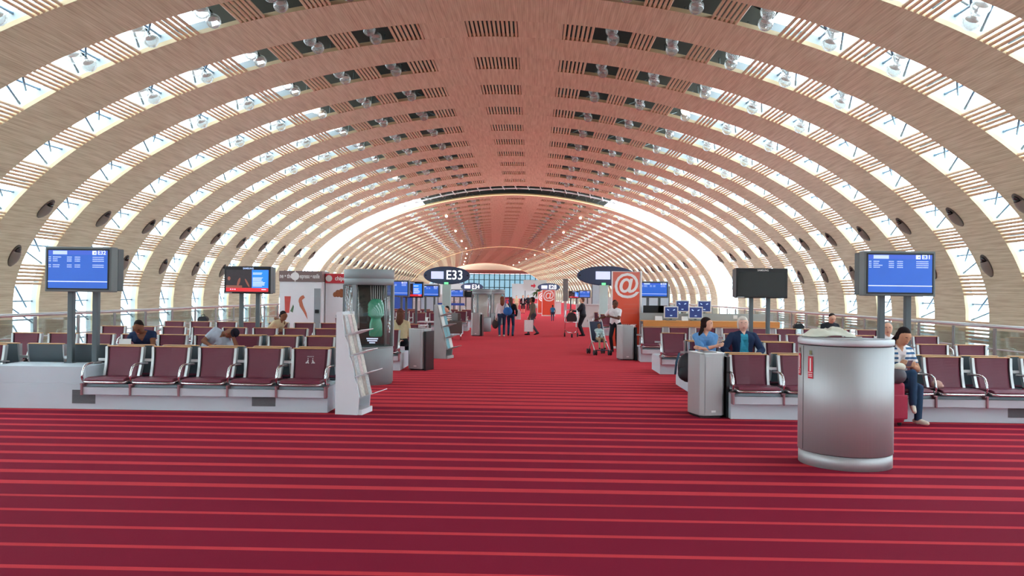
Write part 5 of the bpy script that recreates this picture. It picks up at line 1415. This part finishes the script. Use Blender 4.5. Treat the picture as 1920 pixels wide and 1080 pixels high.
        g.build('cap' if hstyle == 'cap' else 'hair', hm, root)
    if eyes:
        bm_ = cloth('brow hair', tuple(int(v * 0.8) for v in (hair or (60, 45, 40)))) if hair and max(hair) < 150 else cloth('grey brow', (120, 105, 95)); em_ = mat('dark eye', (34, 24, 22), 0.2, var=0)
        for q in (-1, 1):
            Geo().ell(h(q * 0.031, -0.089, 0.012), (0.0145 * S, 0.008 * S, 0.008 * S), H, 10, 6).build('eye', em_, root)
            Geo().tube([h(q * 0.014, -0.097, 0.034), h(q * 0.032, -0.096, 0.04), h(q * 0.05, -0.086, 0.034)], 0.005 * S, 6).build('eyebrow', bm_, root)
        Geo().ell(h(0, -0.101, -0.056), (0.024 * S, 0.008 * S, 0.008 * S), H, 12, 6).build('mouth', mat('lips %d' % lips[0], lips, 0.5, var=0), root)
    return root, dict(t=t, h=h, H=H, T=T, S=S)

DENIM = cloth('dark denim', (44, 68, 94)); BLK = cloth('black cloth', (32, 32, 36)); NVY = cloth('navy cloth', (38, 54, 84)); CREAMS = cloth('cream shoes', (222, 212, 192))
GREYT = cloth('pale grey jersey', (176, 186, 196)); WHT = cloth('white jersey', (230, 228, 226)); BLUEK = cloth('sky blue knit', (104, 156, 206)); TEALK = cloth('turquoise knit', (60, 160, 186), 0.25)
BEI = cloth('beige cloth', (206, 190, 150)); KHA = cloth('khaki cloth', (168, 152, 120)); CHAR = cloth('charcoal suit', (44, 46, 52)); BRNP = cloth('brown patterned cloth', (104, 92, 78), 0.4); GRYD = cloth('dark grey cloth', (74, 74, 80))
STRB = stripes('blue and white stripes', (236, 236, 232), (56, 104, 146), 0.062, 0.45); STRG = stripes('pale teal stripes', (206, 222, 218), (120, 160, 160), 0.04); STRW = stripes('white and grey stripes', (232, 230, 226), (110, 112, 112), 0.07)

def seated(px, y0, **kw):
    """someone on a seat of the row whose plinth front is at y0; returns placement"""
    return (gx(px, y0 + 0.1, 650), y0 + 0.1, 0.0)
ZP = 0.435 + 0.1
# woman in a striped cardigan, legs crossed, looking at the phone in her hands
w1, f1 = person('young woman in blue and white striped cardigan and jeans sitting with crossed legs', (x_seat(1, 3) - 0.11, 10.58, 0), math.radians(4), 0.9, pelvis=(0, 0.0, ZP), lean=(10, 2, 6), head=(26, 14, 4),
       hands={'L': (0.06, -0.25, 0.75), 'R': (-0.0, -0.27, 0.73)}, elbows={'L': (0.9, 0.5, -0.5), 'R': (-0.9, 0.5, -0.5)}, palm={'L': (-1, 0, 0.3), 'R': (1, 0, 0.3)},
       feet={'R': (0.02, -0.42, 0.275, (-0.3, -0.85, -0.35)), 'L': (0.10, -0.40, 0.085, (0.35, -1, 0))}, knees={'R': (0.5, -1, 0.9), 'L': (0.2, -1, 0.6)},
       skin='olive', top=STRB, bottom=DENIM, shoes=CREAMS, extra=WHT, sleeve='short', hair=(36, 26, 26), hstyle='tied', vox=0.0062, curl=1.0,
       patch=lambda p, n: (n[:, 1] < -0.15) & (np.abs(p[:, 0]) < 0.028 + 0.16 * np.clip(p[:, 2] - 0.2, 0, 1)) & (p[:, 2] > 0.2), neckline=0.07)
g = Geo().box(-0.03, 0.03, -0.006, 0.006, -0.055, 0.055, 0, Matrix.Translation(Vector((w1.location.x + 0.03, w1.location.y - 0.36, 0.775))) @ Matrix.Rotation(0.7, 4, 'X'))
tag(g.build('mobile_phone', mat('silver phone', (176, 180, 184), 0.3, metal=0.5), None, 0.003), 'small silver phone held by the woman in striped cardigan', 'phone')
# woman in navy, bent over a paper
xw = gx(272, 13.3, 640)
person('woman in navy short sleeved top bending forward over a white paper', (xw, 13.42, 0), math.radians(6), 0.9, pelvis=(0, 0, ZP), lean=(40, -4, 4), head=(46, -4, 0),
       hands={'L': (0.15, -0.5, 0.47), 'R': (-0.2, -0.52, 0.52)}, elbows={'L': (0.5, 0.5, 0.0), 'R': (-0.5, 0.5, 0.0)}, feet={'L': (0.14, -0.42, 0.08), 'R': (-0.14, -0.42, 0.08)},
       skin='brown', top=NVY, bottom=DENIM, sleeve='cap', hair=(40, 32, 30), hstyle='crop', vox=0.0075, neckline=0.12, bulk=1.08, build=1.05)
o = Geo().prism([(0, 0), (0.22, 0.03), (0.22, 0.036), (0, 0.006)], 'x', -0.09, 0.09).build('paper_sheet', PAPER); o.location = (xw - 0.12, 12.86, 0.60); o.rotation_euler = (0.75, 0, 0.4); tag(o, 'white paper held by the woman bending forward in navy', 'paper')
# man asleep, slumped sideways, hand over his face
person('man in pale grey tee and black cap slumped sideways asleep on the seats', (gx(384, 13.3, 650), 13.42, 0), 0.0, 0.92, pelvis=(0, 0, ZP + 0.01), lean=(16, 47, 0), head=(18, 18, 82),
       hands={'L': (0.50, -0.2, 0.83), 'R': (0.2, -0.3, 0.66)}, elbows={'L': (0.7, -0.3, -0.9), 'R': (-0.9, -0.2, -0.5)}, palm={'L': (-0.4, 0.8, 0)}, feet={'L': (0.12, -0.45, 0.08), 'R': (-0.12, -0.42, 0.08)},
       skin='brown', top=GREYT, bottom=GRYD, sleeve='short', hair=(30, 30, 40), hstyle='cap', vox=0.0075, curl=0.4, neckline=0.05)
# woman in a blue sweater with folded arms
person('dark haired woman in sky blue sweater with folded arms looking aside', (gx(1324, 13.3, 650), 13.44, 0), 0.0, 0.9, pelvis=(0, 0, ZP), lean=(10, 0, 0), head=(2, 62, 0),
       hands={'L': (-0.10, -0.27, 0.73), 'R': (0.13, -0.27, 0.77)}, elbows={'L': (1, 0.25, -0.7), 'R': (-1, 0.25, -0.7)}, palm={'L': (0, 0.9, 0.1), 'R': (0, 0.9, 0.1)}, feet={'L': (0.1, -0.42, 0.08), 'R': (-0.1, -0.42, 0.08)},
       skin='fair', top=BLUEK, bottom=GRYD, sleeve='three', hair=(38, 28, 26), hstyle='tied', vox=0.007, bulk=1.06, neckline=0.05)
person('older white haired woman in navy jacket over a turquoise top', (gx(1396, 13.3, 650), 13.44, 0), 0.0, 0.92, pelvis=(0, 0, ZP), lean=(4, 0, 0), head=(4, -6, -3),
       hands={'L': (0.15, -0.24, 0.61), 'R': (-0.2, -0.22, 0.6)}, elbows={'L': (1, 0.4, -0.3), 'R': (-1, 0.4, -0.3)}, palm={'L': (0, 0, -1), 'R': (0, 0, -1)}, feet={'L': (0.1, -0.42, 0.08), 'R': (-0.1, -0.42, 0.08)},
       skin='pale', top=NVY, bottom=BLK, extra=TEALK, sleeve='long', hair=(222, 216, 204), hstyle='bob', vox=0.007, bulk=1.14, build=1.12,
       patch=lambda p, n: (n[:, 1] < -0.2) & (np.abs(p[:, 0]) < 0.06 + 0.05 * (0.5 - p[:, 2])) & (p[:, 2] < 0.48), neckline=0.04)
person('man in dark jacket looking down, seated beyond the steel cabinet', (gx(1557, 19.1, 605), 19.2, 0), 0.0, 0.9, pelvis=(0, 0, ZP), lean=(12, 0, 0), head=(28, 8, 0), feet={'L': (0.1, -0.42, 0.08), 'R': (-0.1, -0.42, 0.08)},
       hands={'L': (0.1, -0.3, 0.66), 'R': (-0.1, -0.3, 0.66)}, skin='fair', top=CHAR, bottom=BLK, sleeve='long', hair=(36, 28, 26), hstyle='crop', vox=0.011, bulk=1.1)
person('grey haired person in white shirt behind the woman in striped cardigan', (gx(1668, 13.3, 640), 13.44, 0), 0.0, 0.86, pelvis=(0, 0.02, ZP), lean=(6, 2, 0), head=(8, -20, 0), feet={'L': (0.1, -0.42, 0.08), 'R': (-0.1, -0.42, 0.08)},
       hands={'L': (0.1, -0.3, 0.64), 'R': (-0.1, -0.3, 0.64)}, skin='fair', top=WHT, bottom=GRYD, sleeve='long', hair=(140, 138, 136), hstyle='crop', vox=0.011)
person('dark haired person in beige top seated in front of the coffee machine', (gx(505, 19.1, 600), 19.25, 0), math.radians(60), 0.9, pelvis=(0, 0, ZP), lean=(44, 4, 0), head=(20, 10, 0), feet={'L': (0.1, -0.4, 0.08), 'R': (-0.1, -0.4, 0.08)},
       hands={'L': (0.12, -0.25, 0.85), 'R': (-0.1, -0.3, 0.64)}, skin='brown', top=BEI, bottom=GRYD, hair=(34, 28, 28), hstyle='short', vox=0.011)
person('brown haired person in beige jacket sitting with back turned beside the display column', (gx(750, 17.2, 610), 16.2 + BLOCK_D - 0.12, 0), PI, 0.9, pelvis=(0, 0, ZP), lean=(6, 0, 0), head=(8, 8, 0), feet={'L': (0.1, -0.42, 0.08), 'R': (-0.1, -0.42, 0.08)},
       hands={'L': (0.1, -0.3, 0.64), 'R': (-0.1, -0.3, 0.64)}, skin='fair', top=BEI, bottom=BLK, sleeve='long', hair=(96, 58, 44), hstyle='long', vox=0.011, bulk=1.1, eyes=False)
person('dark haired child in striped top sitting in the brown armchair', (gx(842, 27.0, 600), 27.1, 0), math.radians(-62), 0.8, pelvis=(0, 0, 0.52), lean=(8, 0, 0), head=(16, 0, 0), feet={'L': (0.1, -0.4, 0.12), 'R': (-0.1, -0.4, 0.12)},
       hands={'L': (0.1, -0.28, 0.62), 'R': (-0.1, -0.28, 0.62)}, skin='fair', top=STRW, bottom=BLK, hair=(44, 34, 30), hstyle='short', vox=0.012, eyes=False)
# standing and walking people in the aisle
def stand(label, px, py, H_, rz, **kw):
    y = gy(px, py); S = H_ / 1.7
    kw.setdefault('pelvis', (0, 0, 0.9 * S)); kw.setdefault('vox', 0.012); kw.setdefault('eyes', False)
    return person(label, (gx(px, y, py), y, 0), rz, S, **kw), y
s = 1.49 / 1.7
(pw, fw), yw = stand('woman with long brown hair in white top and jeans walking away', 941, 631, 1.49, PI + 0.1, skin='fair', top=WHT, bottom=DENIM, shoes=CREAMS, sleeve='long', hair=(112, 66, 46), hstyle='long',
      feet={'L': (0.09, 0.08, 0.07), 'R': (-0.08, -0.08, 0.07)}, hands={'R': (-0.22, -0.1, 0.83), 'L': (0.22, -0.02, 0.7)})
BAGB = cloth('blue shoulder bag', (52, 108, 176)); 
def lying(name, geo_, m, loc, label, cat, rz=0.0):
    o = geo_.build(name, m); o.location = loc; o.rotation_euler = (0, 0, rz); return tag(o, label, cat)
lying('shoulder_bag', Geo().ell((0, 0, 0), (0.17, 0.09, 0.16), n=18, k=10).tube([(-0.13, 0.0, 0.06), (-0.06, 0.02, 0.42), (0.02, 0.02, 0.42), (0.13, 0.0, 0.06)], 0.015, 6), BAGB, (pw.location.x + 0.21, pw.location.y - 0.12, 0.93), 'blue bag on the shoulder of the woman in white top', 'bag')
lying('handbag', Geo().ell((0, 0, 0), (0.12, 0.07, 0.17), n=16, k=10).tube([(-0.06, 0, 0.12), (-0.02, 0, 0.3), (0.02, 0, 0.3), (0.06, 0, 0.12)], 0.012, 6), bagD, (pw.location.x - 0.25, pw.location.y + 0.06, 0.45), 'black handbag hanging from the hand of the woman in white top', 'bag')
(pc, _), _y = stand('person in dark jacket and jeans walking beside the woman in white', 957, 630, 1.46, PI - 0.1, skin='fair', top=BLK, bottom=DENIM, sleeve='long', hair=(84, 60, 48), hstyle='long', feet={'L': (0.09, -0.08, 0.07), 'R': (-0.09, 0.08, 0.07)})
lying('plastic_bag', Geo().prism([(-0.1, -0.28), (0.1, -0.28), (0.09, 0.02), (0.03, 0.1), (-0.03, 0.1), (-0.09, 0.02)], 'y', -0.03, 0.03), WHT, (pc.location.x + 0.28, pc.location.y, 0.9), 'small white bag on the arm of the person in dark jacket', 'bag')
(pb, _), _y = stand('woman in brown patterned jacket striding across the aisle', 999, 628, 1.47, -PI / 2 + 0.25, skin='brown', top=BRNP, bottom=GRYD, sleeve='long', hair=(40, 28, 26), hstyle='bob', bulk=1.15,
      feet={'L': (0.07, -0.2, 0.07), 'R': (-0.07, 0.2, 0.09, (0, -1, -0.3))}, hands={'L': (0.2, -0.2, 0.7), 'R': (-0.2, 0.12, 0.72)})
lying('shopping_bag', Geo().box(-0.16, 0.16, -0.06, 0.06, 0.0, 0.44).tube([(-0.07, 0, 0.44), (-0.05, 0, 0.56), (0.05, 0, 0.56), (0.07, 0, 0.44)], 0.008, 6), WHT, (pb.location.x - 0.16, pb.location.y - 0.24, 0.14), 'white shopping bag carried by the woman in brown jacket', 'bag', 0.4)
stand('man in dark suit leaning on a luggage trolley', 1092, 630, 1.48, -PI / 2 - 0.25, skin='fair', top=CHAR, bottom=BLK, sleeve='long', hair=(112, 76, 56), hstyle='short', bulk=1.2, lean=(3, 0, 0), hands={'L': (0.16, -0.36, 0.93), 'R': (-0.16, -0.36, 0.93)})
(pm, _), ym = stand('woman in white tee and black trousers beside the stroller', 1153, 660, 1.46, math.radians(-22), skin='dark', top=WHT, bottom=BLK, sleeve='short', hair=(34, 26, 26), hstyle='crop', eyes=True, lean=(0, -3, 0), head=(4, 45, 0),
      hands={'R': (-0.5, -0.08, 0.9), 'L': (-0.06, -0.2, 0.98)}, elbows={'R': (-0.3, 0.6, -0.6), 'L': (0.9, 0.2, -0.6)}, feet={'L': (0.08, 0.0, 0.07), 'R': (-0.07, -0.04, 0.07)}, vox=0.009)
person('toddler in pale striped top sitting in the stroller', (xs_ + 0.01, ys_ - 0.02, 0), math.radians(12), 0.52, pelvis=(0, 0.02, 0.425), lean=(-12, 0, 0), head=(6, 0, 0), skin='brown', top=STRG, bottom=KHA, sleeve='long', hair=(56, 40, 32), hstyle='crop',
       feet={'L': (0.07, -0.24, 0.2), 'R': (-0.07, -0.24, 0.2)}, hands={'L': (0.07, -0.16, 0.47), 'R': (-0.07, -0.16, 0.47)}, vox=0.009)
stand('child in blue shirt and jeans walking away down the aisle', 1036, 602, 0.95, PI, skin='brown', top=cloth('mid blue shirt', (52, 128, 168)), bottom=DENIM, hair=(38, 28, 26), hstyle='crop', feet={'L': (0.05, 0.06, 0.045), 'R': (-0.05, -0.06, 0.045)})
stand('distant person in beige top and bare legs', 968, 586, 1.42, 0.2, skin='fair', top=BEI, bottom=KHA, legs='bare', hair=(90, 66, 50), hstyle='short', vox=0.016)
stand('distant person in open black jacket walking towards the camera', 980.5, 588, 1.46, 0.0, skin='fair', top=BLK, bottom=BLK, extra=WHT, legs='bare', sleeve='long', hair=(170, 140, 100), hstyle='bob', vox=0.016, patch=lambda p, n: (n[:, 1] < -0.2) & (np.abs(p[:, 0]) < 0.05))
stand('distant person in dark clothes near the far end of the aisle', 990, 582, 1.45, 0.3, skin='fair', top=CHAR, bottom=BLK, sleeve='long', hair=(50, 40, 36), hstyle='short', vox=0.016)
stand('distant person in navy, the farthest in the aisle', 1012, 580, 1.45, 0.0, skin='fair', top=NVY, bottom=BLK, sleeve='long', hair=(60, 44, 38), hstyle='short', vox=0.018)
person('person in white shirt seated in the far row beside the near orange panel', (gx(1131, 34.3, 580), 34.35, 0), 0.0, 0.88, pelvis=(0, 0, ZP), lean=(8, 0, 0), head=(10, 0, 0), feet={'L': (0.1, -0.4, 0.08), 'R': (-0.1, -0.4, 0.08)},
       hands={'L': (0.1, -0.3, 0.64), 'R': (-0.1, -0.3, 0.64)}, skin='fair', top=WHT, bottom=NVY, hair=(92, 76, 66), hstyle='crop', vox=0.014, eyes=False)
